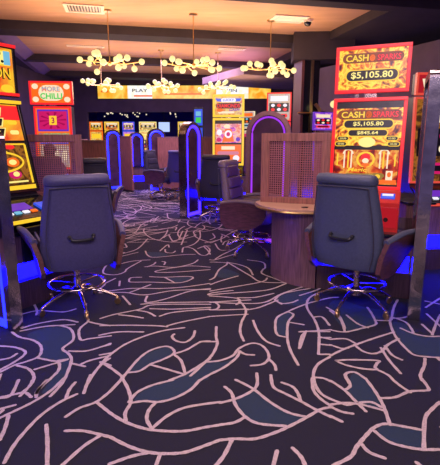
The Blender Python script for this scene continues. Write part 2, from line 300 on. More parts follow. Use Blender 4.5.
# carpet pattern: stroke centre lines and filled leaves, floor coordinates in metres
CARPET_LINES=[
[(-1.63,3.01),(-1.51,2.99),(-1.41,2.93),(-1.39,2.86),(-1.42,2.75),(-1.46,2.67)],
[(-1.65,3.25),(-1.55,3.16),(-1.43,3.11),(-1.34,3.03),(-1.29,2.93),(-1.28,2.84),(-1.34,2.77),(-1.39,2.73),(-1.45,2.63)],
[(-1.59,3.27),(-1.39,3.37),(-1.26,3.35),(-1.18,3.27),(-1.12,3.11),(-1.15,2.97),(-1.08,2.89),(-1.03,2.8),(-1.0,2.63),(-0.99,2.5),(-1.01,2.36)],
[(-1.28,2.83),(-1.17,2.79),(-1.11,2.77),(-1.07,2.67),(-1.08,2.57),(-1.11,2.43),(-1.1,2.38)],
[(-1.09,2.93),(-0.97,2.93),(-0.88,2.99),(-0.82,3.05)],
[(-1.12,2.79),(-1.06,2.81)],
[(-1.01,2.75),(-0.91,2.71)],
[(-0.95,2.73),(-0.9,2.79),(-0.78,2.86)],
[(-1.25,3.87),(-1.17,3.6),(-1.11,3.47),(-1.13,3.34),(-1.12,3.25),(-1.06,3.11),(-1.0,3.13),(-0.85,3.18)],
[(-1.1,3.45),(-1.02,3.41),(-0.9,3.37)],
[(-1.23,2.67),(-1.14,2.74),(-1.06,2.8)],
[(-1.37,2.72),(-1.28,2.68),(-1.21,2.6),(-1.18,2.51),(-1.19,2.36)],
[(-0.83,2.48),(-0.82,2.65),(-0.8,2.75),(-0.77,2.82)],
[(-0.82,2.77),(-0.74,2.72)],
[(-1.6,3.32),(-1.51,3.41),(-1.33,3.49),(-1.19,3.44)],
[(-1.74,3.6),(-1.62,3.69),(-1.39,3.66),(-1.3,3.73)],
[(-1.58,3.27),(-1.43,3.35),(-1.2,3.39)],
[(-1.79,3.96),(-1.64,3.71),(-1.6,3.6)],
[(-1.53,2.8),(-1.47,2.83),(-1.45,2.89)],
[(-1.21,2.15),(-1.16,2.21),(-1.09,2.3),(-1.03,2.42),(-1.0,2.56)],
[(-1.09,2.35),(-1.11,2.42),(-1.1,2.54)],
[(-1.3,2.35),(-1.23,2.38),(-1.18,2.4),(-1.12,2.35)],
[(-1.3,2.34),(-1.25,2.37),(-1.28,2.54)],
[(-1.2,2.39),(-1.18,2.46),(-1.19,2.54)],
[(-1.25,2.23),(-1.18,2.27)],
[(-1.12,1.97),(-1.14,2.07),(-1.17,2.17)],
[(-1.02,1.81),(-1.03,1.92),(-1.02,2.04),(-0.99,2.18),(-0.93,2.3),(-0.86,2.38)],
[(-0.91,2.34),(-0.92,2.43),(-0.91,2.51)],
[(-0.82,2.39),(-0.83,2.48),(-0.84,2.6)],
[(-0.85,2.16),(-0.8,2.24),(-0.72,2.3),(-0.67,2.4)],
[(-0.72,2.3),(-0.67,2.25),(-0.61,2.19)],
[(-0.93,2.09),(-0.87,1.95),(-0.81,1.79)],
[(-0.81,2.04),(-0.72,2.04),(-0.62,2.01),(-0.56,1.99)],
[(-0.62,2.0),(-0.68,1.92),(-0.74,1.79)],
[(-1.02,3.52),(-0.92,3.61),(-0.72,3.73),(-0.6,3.84),(-0.09,3.85)],
[(-0.73,3.85),(-0.54,3.89),(-0.09,3.91)],
[(-0.74,3.7),(-0.64,3.66),(-0.56,3.57)],
[(-0.88,3.6),(-0.76,3.57),(-0.66,3.53)],
[(-0.52,3.57),(-0.4,3.66),(-0.09,3.73)],
[(-0.63,3.74),(-0.41,3.73),(-0.09,3.77)],
[(-0.98,3.37),(-0.78,3.38),(-0.53,3.37),(-0.43,3.35)],
[(-0.43,3.37),(-0.31,3.45),(-0.09,3.56)],
[(-0.94,3.19),(-0.81,3.25),(-0.61,3.25)],
[(-0.81,2.72),(-0.79,2.84),(-0.71,3.03),(-0.58,3.18),(-0.44,3.28),(-0.29,3.33)],
[(-0.88,2.99),(-0.82,3.03)],
[(-0.85,2.87),(-0.77,2.9)],
[(-0.2,3.27),(-0.21,3.16),(-0.26,3.07),(-0.33,3.09),(-0.37,3.16),(-0.36,3.21)],
[(-0.63,2.54),(-0.61,2.63),(-0.57,2.8),(-0.51,2.93),(-0.41,3.0),(-0.35,2.97),(-0.33,2.89),(-0.4,2.8),(-0.47,2.74),(-0.53,2.65),(-0.6,2.63)],
[(-0.32,2.89),(-0.24,2.95),(-0.15,3.07),(-0.08,3.09)],
[(-0.33,2.88),(-0.27,2.79),(-0.23,2.63)],
[(-0.47,2.73),(-0.37,2.68),(-0.24,2.61)],
[(-0.82,2.77),(-0.72,2.68),(-0.62,2.57)],
[(-0.32,2.54),(-0.23,2.61),(-0.14,2.72),(-0.07,2.82)],
[(-0.67,2.4),(-0.63,2.54)],
[(-0.63,2.57),(-0.56,2.43),(-0.52,2.3),(-0.53,2.2),(-0.51,2.12)],
[(-0.53,2.3),(-0.5,2.4),(-0.42,2.48),(-0.3,2.54)],
[(-0.52,2.29),(-0.44,2.31),(-0.36,2.3),(-0.27,2.34),(-0.18,2.43),(-0.13,2.54)],
[(-0.37,2.3),(-0.4,2.23),(-0.4,2.14),(-0.36,2.06)],
[(-0.36,2.06),(-0.29,2.17),(-0.19,2.25),(0.0,2.3)],
[(-0.62,2.2),(-0.52,2.12),(-0.4,2.06),(-0.29,2.04),(-0.18,2.04),(-0.08,2.07),(0.0,2.09)],
[(-0.56,1.99),(-0.45,1.92),(-0.35,1.88),(-0.26,1.87),(-0.17,1.88),(-0.07,1.93),(0.0,1.97)],
[(-0.52,1.8),(-0.43,1.85),(-0.34,1.88)],
[(-0.29,1.87),(-0.3,1.79)],
[(-0.09,3.9),(0.1,3.93),(0.29,3.96)],
[(-0.09,3.89),(-0.05,3.9),(-0.01,3.81),(-0.03,3.73),(-0.09,3.71)],
[(-0.09,3.71),(0.04,3.71),(0.25,3.73)],
[(-0.09,3.56),(0.24,3.61)],
[(0.17,3.96),(0.21,3.84),(0.23,3.71),(0.22,3.6),(0.18,3.44),(0.16,3.25),(0.18,3.09)],
[(0.28,3.48),(0.3,3.27),(0.35,3.09),(0.44,3.01)],
[(0.23,3.71),(0.34,3.76),(0.44,3.85),(0.55,3.96)],
[(0.52,3.96),(0.58,3.87),(0.68,3.9),(0.74,3.96)],
[(0.84,3.89),(0.7,3.77),(0.6,3.67),(0.49,3.54),(0.45,3.34),(0.45,3.2),(0.51,3.16)],
[(0.6,3.67),(0.64,3.6),(0.57,3.44),(0.52,3.16),(0.51,2.95),(0.53,2.73)],
[(0.58,3.44),(0.69,3.39)],
[(0.69,3.27),(0.63,3.16),(0.58,2.97)],
[(-0.03,3.35),(-0.03,3.16),(-0.02,3.05),(-0.05,2.89),(-0.1,2.77),(-0.19,2.59)],
[(-0.15,3.08),(-0.03,3.08)],
[(-0.09,2.77),(0.0,2.79),(0.09,2.86),(0.14,2.97),(0.23,3.05),(0.3,3.03),(0.34,2.93),(0.34,2.82),(0.29,2.74),(0.21,2.72)],
[(0.14,2.93),(0.18,2.88),(0.24,2.87)],
[(0.34,2.81),(0.37,2.73),(0.37,2.66)],
[(0.14,2.91),(0.11,2.82),(0.03,2.7),(-0.07,2.6),(-0.13,2.53)],
[(0.0,2.29),(0.09,2.33),(0.18,2.4),(0.23,2.48),(0.24,2.62)],
[(0.03,2.46),(0.07,2.39),(0.09,2.27),(0.14,2.16),(0.21,2.1),(0.35,2.08)],
[(0.1,2.54),(0.2,2.44),(0.29,2.3),(0.38,2.2),(0.47,2.16)],
[(0.0,2.09),(0.08,2.11),(0.14,2.16)],
[(0.0,1.97),(0.08,1.98),(0.18,1.98),(0.29,2.03),(0.37,2.08),(0.48,2.16),(0.57,2.23),(0.63,2.25)],
[(0.06,1.97),(0.02,1.86),(-0.02,1.79)],
[(0.33,2.6),(0.33,2.46),(0.39,2.39),(0.47,2.31),(0.54,2.23),(0.61,2.16)],
[(0.39,2.51),(0.45,2.46),(0.47,2.38),(0.47,2.31)],
[(0.59,2.56),(0.57,2.43),(0.59,2.34),(0.63,2.27)],
[(0.28,1.89),(0.25,1.79)],
[(0.36,1.91),(0.39,1.85),(0.4,1.79)],
[(0.98,3.69),(1.02,3.52),(1.01,3.37),(0.99,3.25)],
[(0.88,3.29),(0.99,3.25),(1.15,3.32),(1.28,3.39),(1.31,3.48)],
[(1.31,3.48),(1.43,3.47)],
[(1.34,3.77),(1.33,3.63),(1.31,3.48)],
[(1.1,3.59),(1.14,3.41),(1.2,3.33)],
[(1.45,3.49),(1.58,3.77),(1.69,3.96)],
[(1.45,3.52),(1.56,3.53),(1.66,3.59)],
[(1.44,3.49),(1.4,3.37),(1.36,3.16),(1.36,2.95),(1.39,2.86),(1.54,2.83)],
[(1.48,3.54),(1.55,3.44),(1.54,3.29),(1.52,3.22)],
[(1.46,3.32),(1.52,3.22),(1.61,3.17),(1.7,3.17)],
[(1.67,3.4),(1.67,3.22)],
[(1.66,3.2),(1.81,3.44),(1.92,3.6)],
[(0.84,3.12),(0.96,3.13),(1.01,3.06),(1.02,3.03)],
[(0.82,3.03),(0.89,2.97),(0.94,2.98)],
[(0.78,2.86),(0.89,2.95),(1.01,3.03),(1.17,3.13),(1.38,3.25)],
[(1.0,3.03),(1.03,2.93),(1.09,2.89),(1.17,2.93),(1.25,3.03),(1.37,3.13)],
[(1.18,2.98),(1.17,2.8),(1.18,2.62)],
[(1.22,3.01),(1.22,2.87),(1.26,2.8)],
[(0.8,2.79),(0.9,2.8),(1.09,2.79),(1.07,2.75),(1.04,2.7),(1.04,2.67),(0.95,2.68),(0.85,2.73),(0.8,2.79)],
[(1.04,2.67),(1.09,2.6),(1.1,2.53)],
[(0.81,2.5),(0.81,2.59),(0.84,2.63),(0.89,2.63),(0.93,2.55)],
[(1.43,2.82),(1.38,2.72),(1.3,2.6),(1.28,2.53)],
[(1.52,2.83),(1.52,2.79)],
[(0.7,2.53),(0.76,2.42),(0.79,2.31),(0.82,2.21)],
[(0.81,2.6),(0.81,2.48),(0.77,2.43)],
[(0.93,2.56),(0.94,2.42),(0.94,2.3),(0.93,2.21),(0.91,2.09)],
[(0.63,2.27),(0.73,2.29),(0.82,2.27),(0.92,2.22)],
[(0.63,2.26),(0.68,2.21),(0.74,2.19)],
[(0.61,2.17),(0.66,2.12)],
[(0.95,2.34),(1.04,2.35),(1.15,2.41),(1.25,2.42),(1.28,2.44),(1.29,2.56)],
[(1.1,2.54),(1.12,2.47),(1.15,2.4)],
[(0.53,1.79),(0.63,1.85),(0.68,1.92),(0.75,2.0),(0.82,2.07),(0.89,2.1),(0.97,2.08),(1.06,2.05)],
[(1.28,2.3),(1.2,2.23),(1.12,2.14),(1.01,1.91)],
[(0.81,2.04),(0.85,1.96),(0.92,1.92),(1.0,1.9),(1.08,1.9)],
[(0.71,1.94),(0.73,1.88),(0.79,1.84)],
[(0.93,1.81),(0.94,1.79)],
[(0.77,2.84),(0.66,2.73),(0.6,2.57),(0.61,2.38),(0.73,2.27)],
[(0.6,2.57),(0.66,2.56),(0.7,2.52)],
[(0.77,3.16),(0.84,3.12)],
[(0.63,3.25),(0.76,3.27),(0.89,3.29)],
[(0.73,2.27),(0.87,2.3),(0.92,2.25)],
[(-1.37,5.21),(-1.37,5.0),(-1.32,4.8),(-1.18,4.75),(-1.1,4.85),(-1.09,5.0),(-0.99,5.32)],
[(-0.12,4.95),(-0.52,4.85),(-0.73,4.85),(-0.7,4.93),(-0.39,5.1),(-0.12,5.05)],
[(-0.87,4.66),(-0.98,4.64),(-0.98,4.53),(-0.94,4.49),(-0.75,4.49),(-0.43,4.47),(-0.3,4.62),(-0.36,4.69),(-0.61,4.66),(-0.78,4.68)],
[(-0.61,4.66),(-0.48,4.47)],
[(-1.2,4.17),(-0.92,4.29),(-0.61,4.29),(-0.36,4.34),(-0.11,4.45)],
[(-1.2,4.16),(-0.95,4.17),(-0.74,4.1),(-0.46,4.23),(-0.1,4.26)],
[(-0.71,4.07),(-0.69,3.9),(-0.53,3.98),(-0.3,4.21),(-0.1,4.29)],
[(-0.95,4.07),(-0.83,3.84)],
[(-0.9,4.17),(-0.73,4.41)],
[(-0.9,5.07),(-0.78,5.1),(-0.54,5.05),(-0.34,5.21),(-0.28,5.38)],
[(-0.87,5.07),(-0.81,5.18),(-0.8,5.27)],
[(-0.68,5.16),(-0.68,5.27),(-0.72,5.3)],
[(-1.02,5.83),(-0.95,5.6),(-0.84,5.5),(-0.5,5.63),(-0.33,5.65)],
[(-0.82,5.83),(-0.76,6.19),(-0.72,6.04)],
[(-0.51,5.76),(-0.51,6.04),(-0.38,5.96),(-0.26,5.63),(-0.17,5.63),(-0.14,5.89),(-0.21,6.11),(-0.31,5.96)],
[(-0.34,7.22),(-0.31,6.68),(-0.37,6.26),(-0.49,6.04)],
[(-0.62,7.16),(-0.63,6.59)],
[(-0.55,7.26),(-0.56,6.19)],
[(-0.88,7.26),(-0.87,6.87),(-0.91,6.51)],
[(-0.82,6.87),(-0.71,6.43),(-0.64,6.43)],
[(-1.42,6.07),(-1.32,6.04),(-1.39,6.26)],
[(-1.3,5.69),(-1.15,5.96),(-1.11,6.59)],
[(-0.76,5.92),(-0.73,5.76),(-0.64,5.73),(-0.61,5.83)],
[(-1.25,5.16),(-1.1,5.32),(-0.89,5.38)],
[(-1.33,5.5),(-1.11,5.76)],
[(-1.34,4.71),(-1.22,4.45),(-1.23,4.29)],
[(-1.08,4.53),(-1.05,4.37)],
[(-1.22,4.45),(-1.15,4.62)],
[(-1.45,5.89),(-1.28,5.73)],
[(-1.37,6.34),(-1.22,6.54)],
[(-0.13,5.65),(-0.16,5.83),(-0.23,6.11),(-0.14,6.11)],
[(-0.13,5.38),(-0.06,5.38),(0.1,5.56),(0.23,5.69)],
[(-0.07,6.26),(0.0,5.89),(0.14,5.89)],
[(0.04,6.19),(0.07,6.38),(0.13,6.43),(0.1,6.19)],
[(-0.06,5.41),(0.03,5.63),(0.21,5.96),(0.37,6.34),(0.49,6.51)],
[(-0.11,4.57),(-0.06,4.66),(-0.01,4.95),(0.09,5.21),(-0.06,5.27),(-0.12,5.27)],
[(0.09,5.27),(0.21,5.0),(0.34,4.71),(0.44,4.5),(0.7,4.47)],
[(0.09,5.27),(0.24,5.16),(0.34,5.0),(0.37,4.75)],
[(0.35,5.38),(0.53,5.27),(0.54,5.05),(0.5,4.95),(0.48,4.8),(0.6,4.62),(0.7,4.47)],
[(-0.1,4.41),(0.0,4.53),(0.2,4.71)],
[(-0.1,4.21),(0.05,4.29),(0.44,4.5),(0.52,4.64)],
[(0.7,4.45),(0.51,4.26),(0.3,4.19),(0.05,4.14),(-0.11,4.1),(-0.07,4.16),(0.13,4.23)],
[(-0.1,4.07),(0.0,4.05),(0.17,4.0),(0.18,3.9),(0.15,3.84)],
[(0.17,4.02),(0.34,4.03),(0.53,4.14)],
[(-0.09,3.9),(0.19,3.87),(0.42,3.9),(0.62,4.14),(0.94,4.41)],
[(0.52,3.96),(0.63,4.14),(0.92,4.29)],
[(0.52,3.96),(0.57,3.85)],
[(0.27,6.68),(0.32,6.96),(0.49,7.06),(0.59,6.77)],
[(-0.15,6.51),(-0.08,6.68),(-0.12,6.96)],
[(0.08,6.77),(0.2,7.06),(0.29,7.26)],
[(1.1,4.44),(1.01,4.27),(0.78,4.08)],
[(1.01,4.19),(0.86,4.01),(0.79,3.77),(0.8,3.48),(0.78,3.23),(0.7,2.88)],
[(0.85,3.89),(1.05,4.01),(1.14,4.03)],
[(0.97,3.77),(1.03,3.58),(1.01,3.32)],
[(0.81,3.55),(0.88,3.55),(0.9,3.38)],
[(0.64,3.26),(0.79,3.26),(0.87,3.26)],
[(0.59,2.99),(0.68,3.26)],
[(0.76,3.15),(0.85,3.15)],
[(0.71,2.88),(0.78,2.88)],
[(0.74,3.04),(0.82,3.02)],
[(1.81,3.62),(1.8,3.35)],
[(1.94,3.93),(2.04,3.85)],
[(1.87,3.77),(2.12,4.01)],]
CARPET_PATCHES=[
[(-1.36,3.07),(-1.29,2.93),(-1.27,2.84),(-1.18,2.79),(-1.1,2.77),(-1.05,2.81),(-1.09,2.89),(-1.15,2.96),(-1.14,3.11),(-1.18,3.27),(-1.27,3.34),(-1.4,3.34),(-1.51,3.21),(-1.41,3.1)],
[(-1.1,2.76),(-1.04,2.79),(-1.0,2.63),(-1.0,2.5),(-1.03,2.39),(-1.08,2.41),(-1.07,2.57),(-1.07,2.67)],
[(-0.6,2.64),(-0.57,2.79),(-0.5,2.92),(-0.4,2.99),(-0.35,2.95),(-0.35,2.87),(-0.42,2.8),(-0.48,2.74),(-0.53,2.66)],
[(-0.32,2.54),(-0.22,2.61),(-0.14,2.71),(-0.07,2.8),(0.02,2.74),(-0.07,2.6),(-0.09,2.54)],
[(-0.5,2.31),(-0.48,2.4),(-0.41,2.48),(-0.3,2.54),(-0.12,2.54),(-0.18,2.44),(-0.27,2.34),(-0.36,2.31),(-0.44,2.32)],
[(0.49,3.52),(0.58,3.65),(0.63,3.6),(0.56,3.41),(0.53,3.18),(0.46,3.21),(0.45,3.34)],
[(-0.16,2.63),(-0.1,2.74),(0.0,2.76),(0.09,2.82),(0.12,2.89),(0.1,2.81),(0.03,2.72),(-0.07,2.62),(-0.13,2.54),(-0.17,2.54)],
[(0.1,2.33),(0.2,2.42),(0.29,2.29),(0.38,2.19),(0.47,2.15),(0.35,2.09),(0.22,2.1),(0.14,2.16),(0.11,2.25)],
[(1.44,3.44),(1.53,3.41),(1.53,3.27),(1.6,3.16),(1.7,3.16),(1.55,2.85),(1.42,2.87),(1.37,2.97),(1.38,3.18)],
[(0.78,2.42),(0.82,2.51),(0.83,2.54),(0.92,2.54),(0.93,2.42),(0.92,2.25),(0.82,2.28),(0.8,2.31)],
[(0.83,2.05),(0.89,2.09),(0.97,2.07),(1.06,2.04),(1.0,1.91),(0.92,1.93),(0.86,1.97)],
[(0.85,2.6),(0.93,2.6),(0.93,2.46),(0.93,2.27),(0.81,2.3),(0.79,2.38)],
[(-0.56,4.64),(-0.36,4.68),(-0.31,4.62),(-0.43,4.49),(-0.48,4.5)],
[(-1.0,5.76),(-0.81,5.76),(-0.69,5.63),(-0.78,5.5),(-0.91,5.53)],
[(0.52,3.96),(0.61,4.1),(0.91,4.23),(0.83,3.84),(0.58,3.85)],
[(-0.01,4.95),(0.09,4.97),(0.23,4.75),(0.06,4.64),(-0.03,4.71)],
[(1.33,3.77),(1.54,3.69),(1.48,3.52),(1.33,3.5),(1.27,3.38),(1.02,3.28),(0.99,3.77),(1.13,3.97)],]
# ------------------------------------------------------------------ carpet floor
def ribbon(bm, pts, w, z, mi):
    pts = [Vector((p[0], p[1], 0)) for p in pts]; n = len(pts); L = []; Rr = []
    for i, p in enumerate(pts):
        d = pts[min(i+1, n-1)] - pts[max(i-1, 0)]
        if d.length < 1e-6: d = Vector((1, 0, 0))
        d.normalize(); q = Vector((-d.y, d.x, 0)); ww = w/2*(1+0.12*math.sin(i*1.7+p.x*9))
        L.append(bm.verts.new(p+q*ww+Vector((0, 0, z)))); Rr.append(bm.verts.new(p-q*ww+Vector((0, 0, z))))
    for i in range(n-1):
        bm.faces.new((L[i], Rr[i], Rr[i+1], L[i+1])).material_index = mi
    for c in (pts[0], pts[-1]):
        bm.faces.new([bm.verts.new((c.x+w/2*math.cos(a*PI/4), c.y+w/2*math.sin(a*PI/4), z-0.00005)) for a in range(8)]).material_index = mi
def build_floor():
    bm = BM()
    face(bm, [(-7, -3, 0), (8, -3, 0), (8, 21, 0), (-7, 21, 0)], 0)
    for pi, pch in enumerate(CARPET_PATCHES):
        c = catmull([(p[0], p[1], 0) for p in pch], True, 4)
        f = bm.faces.new([bm.verts.new((p.x, p.y, 0.0006+0.00006*pi)) for p in c]); f.material_index = 2; f.normal_update()
        bmesh.ops.triangulate(bm, faces=[f], ngon_method='EAR_CLIP')
    for i, ln in enumerate(CARPET_LINES):
        ribbon(bm, catmull([(p[0], p[1], 0) for p in ln], False, 6), 0.021, 0.0020+0.00012*(i % 17), 1)
    rnd = random.Random(7)
    def near(x, y): return 1.4 < y < 6.3 and abs(x) < 0.525*y+0.05
    def field(x, y): return 2.3*math.sin(0.55*x+0.9*math.sin(0.5*y)) + 1.7*math.cos(0.62*y+0.8*math.sin(0.7*x)) + 0.4
    for i in range(2500):
        x, y = rnd.uniform(-5, 5.5), rnd.uniform(-2, 18)
        if near(x, y): continue
        a = field(x, y) + rnd.choice((0, 0, 0, 1.1, -0.9)) + rnd.uniform(-.3, .3); cv = rnd.uniform(-1.6, 1.6); ln = rnd.choice((0.35, 0.6, 1.0, 1.5))
        pts = [(x, y)]; st = 0.09
        for k in range(int(ln/st)):
            a += cv*st + 0.9*st*math.sin(k*0.35+i); x += math.cos(a)*st; y += math.sin(a)*st
            if near(x, y): break
            pts.append((x, y))
        if len(pts) > 2: ribbon(bm, pts, 0.021, 0.0020+0.00012*(i % 23), 1)
        if i % 12 == 0 and len(pts) > 6:
            x, y = pts[3]; a0 = rnd.uniform(0, 6.28); rx, ry = rnd.uniform(.12, .3), rnd.uniform(.05, .1)
            q = [(x+rx*math.cos(t*PI/6)*math.cos(a0)-ry*math.sin(t*PI/6)*math.sin(a0), y+rx*math.cos(t*PI/6)*math.sin(a0)+ry*math.sin(t*PI/6)*math.cos(a0)) for t in range(12)]
            if not any(near(*p) for p in q):
                bm.faces.new([bm.verts.new((p[0], p[1], 0.0012)) for p in q]).material_index = 2
                ribbon(bm, q+[q[0]], 0.02, 0.0022, 1)
    for f in bm.faces:
        f.normal_update()
        if f.normal.z < 0: f.normal_flip()
    struct('floor', bm, [CARPET, LINE, TEAL])
build_floor()

# ------------------------------------------------------------------ ceiling and walls
def hbox(bm, a0, a1, b0, b1, z0, z1, mi=0):
    t = BM(); box(t, a0, a1, b0, b1, z0, z1, mi); merge(bm, t, Matrix.Rotation(TH, 4, 'Z'))
bm = BM(); hbox(bm, -6.5, 9, -4, 21, 3.5, 3.62)
struct('ceiling', bm, CEILT)
CB = 3.35
for i, (b0, b1) in enumerate(((6.10, 6.36), (8.72, 9.25), (11.88, 12.15), (14.55, 15.1), (2.9, 3.2))):
    bm = BM(); hbox(bm, -2.2, 7.0 if i == 0 else 4.0, b0, b1, CB, 3.5); struct('trim_%d' % (i+1), bm, CEILD)
bm = BM()
t = BM()
vs = []
for b in (-3.9, 15.0):
    vs.append([t.verts.new(p) for p in ((-1.92, b, 3.499), (-2.13, b, 3.352), (-2.25, b, 3.352), (-2.25, b, 3.499))])
for k in range(4): t.faces.new((vs[0][k], vs[0][(k+1) % 4], vs[1][(k+1) % 4], vs[1][k]))
merge(bm, t, Matrix.Rotation(TH, 4, 'Z')); struct('trim_6', bm, FASC)
bm = BM(); hbox(bm, -6.3, -2.25, -3.9, 15.6, CB, 3.5); struct('trim_7', bm, CEILD)
bm = BM(); hbox(bm, 3.98, 9.0, 6.36, 15.6, CB, 3.5); struct('trim_8', bm, CEILD)
def wall_seg(bm, p, q, z0, z1, th=0.12, mi=0):
    p, q = Vector((*p, 0)), Vector((*q, 0)); d = (q-p); L = d.length; a = math.atan2(d.y, d.x)
    t = BM(); box(t, 0, L, 0, th, z0, z1, mi); merge(bm, t, Matrix.Translation(p) @ Matrix.Rotation(a, 4, 'Z'))
bm = BM(); wall_seg(bm, (-5.2, 1.5), (-5.2, 19.2), 0, 3.5); struct('wall_left', bm, WALLD)
bm = BM(); wall_seg(bm, (2.05, 11.6), (5.6, 3.3), 0.0, 3.12); struct('wall_right', bm, WALLT)
bm = BM(); wall_seg(bm, (-5.2, 19.2), (6.5, 19.2), 0, 3.5); struct('wall_back', bm, WALLD)
bm = BM(); box(bm, -5.05, 3.2, 15.1, 15.3, 2.38, 3.5); struct('wall_far', bm, WALLD)       # bulkhead that carries the sign
bm = BM(); box(bm, -5.05, -4.42, 15.1, 15.3, 0, 2.38); struct('wall_far_pier', bm, WALLD)
bm = BM(); box(bm, -0.9, 3.2, 15.1, 15.3, 0, 2.38); struct('wall_far_right', bm, WALLD)
bm = BM()
t = BM(); box(t, 0, 3.2, 0, 2.2, 2.95, 3.12); merge(bm, t, Matrix.Translation((0.55, 10.6, 0)) @ Matrix.Rotation(R(28), 4, 'Z'))
struct('trim_9', bm, WALLT)

bm = BM(); t = BM(); box(t, 0, 1.15, 0, .6, 3.0, 3.5); merge(bm, t, Matrix.Translation((1.42, 9.0, 0)) @ Matrix.Rotation(R(-4), 4, 'Z')); struct('trim_10', bm, CEILD)
# illuminated sign along the bulkhead
sg = thing('light_box_sign', 'long amber and cream backlit sign across the far bulkhead', 'sign', (-1.17, 15.03, 3.0))
bm = BM(); box(bm, -2.86, 2.86, 0, 0.07, -0.225, 0.225); obj('sign_box', bm, BLACK, sg)
bm = BM()
segs = [(-2.83, -1.85, 0), (-1.85, -1.05, 1), (-1.05, 1.05, 0), (1.05, 2.1, 1), (2.1, 2.83, 0)]
for x0, x1, m in segs: rect(bm, (x0+x1)/2, 0, x1-x0, 0.41, m, 1)
text(bm, 'PLAY', -1.45, 0.05, 0.5, 0.10, 2, 2); rect(bm, 0.0, -0.06, 1.3, 0.05, 3, 2); rect(bm, -2.6, 0.02, 0.25, 0.06, 3, 2)
rect(bm, -1.35, -0.12, 0.6, 0.05, 3, 2); text(bm, 'WIN', 1.5, 0.05, 0.45, 0.10, 2, 2)
obj('sign_face', bm, [SIGNY, SIGNW, BLACK, E_ORG], sg)

# square column clad in dark mirror and red wood
c = thing('clad_column', 'dark mirrored square column with red wood side, ceiling high', 'column', (1.76, 9.3, 0), R(12)); c.scale = (1.2, 1.2, 1)
bm = BM(); box(bm, -0.14, 0.14, -0.17, 0.17, 0, 3.0, 0, 0.01); obj('column_core', bm, BLACKG, c)
bm = BM(); box(bm, -0.18, -0.135, -0.19, 0.17, 0, 3.0, 0, 0.004); obj('wood_cladding', bm, pbr('cladding_red', (.10, .03, .03), .5), c)
bm = BM(); box(bm, -0.015, 0.03, -0.185, -0.165, 1.2, 3.0); obj('cladding_strip', bm, BRASS, c)
bm = BM(); tube(bm, [(-0.23, -0.2, 2.0), (0.05, -0.24, 2.0), (0.24, -0.2, 2.04)], 0.022, 8)
tube(bm, catmull([(0.06, -0.22, 2.18), (0.13, -0.26, 2.05), (0.11, -0.24, 1.9), (0.05, -0.22, 1.8)]), 0.03, 8)
obj('wall_bracket', bm, BRASS, c)

# ceiling fittings
def vent(loc, w, d, label):
    v = thing('ceiling_vent', label, 'vent', loc, TH)
    bm = BM(); t = 0.05
    box(bm, -w/2, w/2, -d/2, -d/2+t, -0.02, 0); box(bm, -w/2, w/2, d/2-t, d/2, -0.02, 0)
    box(bm, -w/2, -w/2+t, -d/2+t, d/2-t, -0.02, 0); box(bm, w/2-t, w/2, -d/2+t, d/2-t, -0.02, 0); obj('vent_frame', bm, WHITE, v)
    bm = BM(); box(bm, -w/2+t, w/2-t, -d/2+t, d/2-t, -0.006, 0); obj('vent_backing', bm, BLACK, v)
    bm = BM(); n = int((w-0.1)/0.045)
    for i in range(n):
        x = -w/2+t+0.03+i*0.045; tt = BM(); box(tt, -0.012, 0.012, -d/2+t, d/2-t, -0.002, 0.002)
        merge(bm, tt, Matrix.Translation((x, 0, -0.012)) @ Matrix.Rotation(R(35), 4, 'Y'))
    obj('louvres', bm, WHITE, v)
vent((-2.12, 7.45, 3.5), 0.60, 0.46, 'white louvred vent in the nearest ceiling panel, upper left')
vent((1.16, 8.05, 3.5), 0.60, 0.42, 'white louvred vent in nearest ceiling panel beside the dome camera')
vent((0.27, 10.6, 3.5), 0.62, 0.22, 'small pale vent in the second ceiling panel')
vent((-2.95, 10.3, 3.5), 0.8, 0.16, 'narrow pale slot vent at left end of second ceiling panel')
dc = thing('dome_camera', 'small dark dome camera on the copper ceiling panel', 'security camera', (1.50, 8.1, 3.5))
bm = BM(); lathe(bm, [(0.075, -0.05), (0.085, 0)]); obj('camera_mount', bm, WHITE, dc, True)
bm = BM(); lathe(bm, [(0.01, -0.115), (0.04, -0.105), (0.062, -0.075), (0.065, -0.05)]); obj('camera_dome', bm, BLACKG, dc, True)

def chandelier(loc, R0, rz, seed):
    h = thing('chandelier', '', 'chandelier', loc, rz, 'branching globe chandeliers under the ceiling')
    rnd = random.Random(seed); D = -0.80
    bm = BM(); lathe(bm, [(0.065, -0.025), (0.07, 0)]); obj('canopy', bm, BRASS, h, True)
    bm = BM(); tube(bm, [(0, 0, -0.02), (0, 0, D)], 0.008, 6); obj('rod', bm, BRASS, h)
    bm = BM(); G = []
    ball(bm, (0, 0, D), 0.04)
    for k in range(6):
        a = k*PI/3 + rnd.uniform(-.2, .2); r1 = R0*0.45; r2 = R0*rnd.uniform(0.85, 1.0)
        j = Vector((r1*math.cos(a), r1*math.sin(a), D+rnd.uniform(-.03, .03))); a2 = a+rnd.uniform(-.3, .3)
        e = Vector((r2*math.cos(a2), r2*math.sin(a2), D+rnd.uniform(-.03, .08)))
        tube(bm, [(0, 0, D), j, e], 0.009, 6)
        q = j + Vector((rnd.uniform(-.1, .1), rnd.uniform(-.1, .1), rnd.choice((0.10, 0.09, -0.10))))
        tube(bm, [j, q], 0.008, 6); G += [e, q]
        if k % 2 == 0:
            m = (j+e)/2; q2 = m + Vector((0.08*math.cos(a+1.5), 0.08*math.sin(a+1.5), rnd.choice((0.08, -0.08)))); tube(bm, [m, q2], 0.008, 6); G.append(q2)
    obj('branches', bm, BRASS, h)
    for g in G:
        b = BM(); ball(b, g, 0.051, 2); obj('glass_globe', b, GLOBE, h, True)
    l = bpy.data.lights.new('chandelier_light', 'POINT'); l.energy = 26; l.color = (1.0, 0.66, 0.36); l.shadow_soft_size = 0.3
    o = bpy.data.objects.new('chandelier_light', l); COL.objects.link(o); o.parent = h; o.location = (0, 0, D-0.02)
    return h
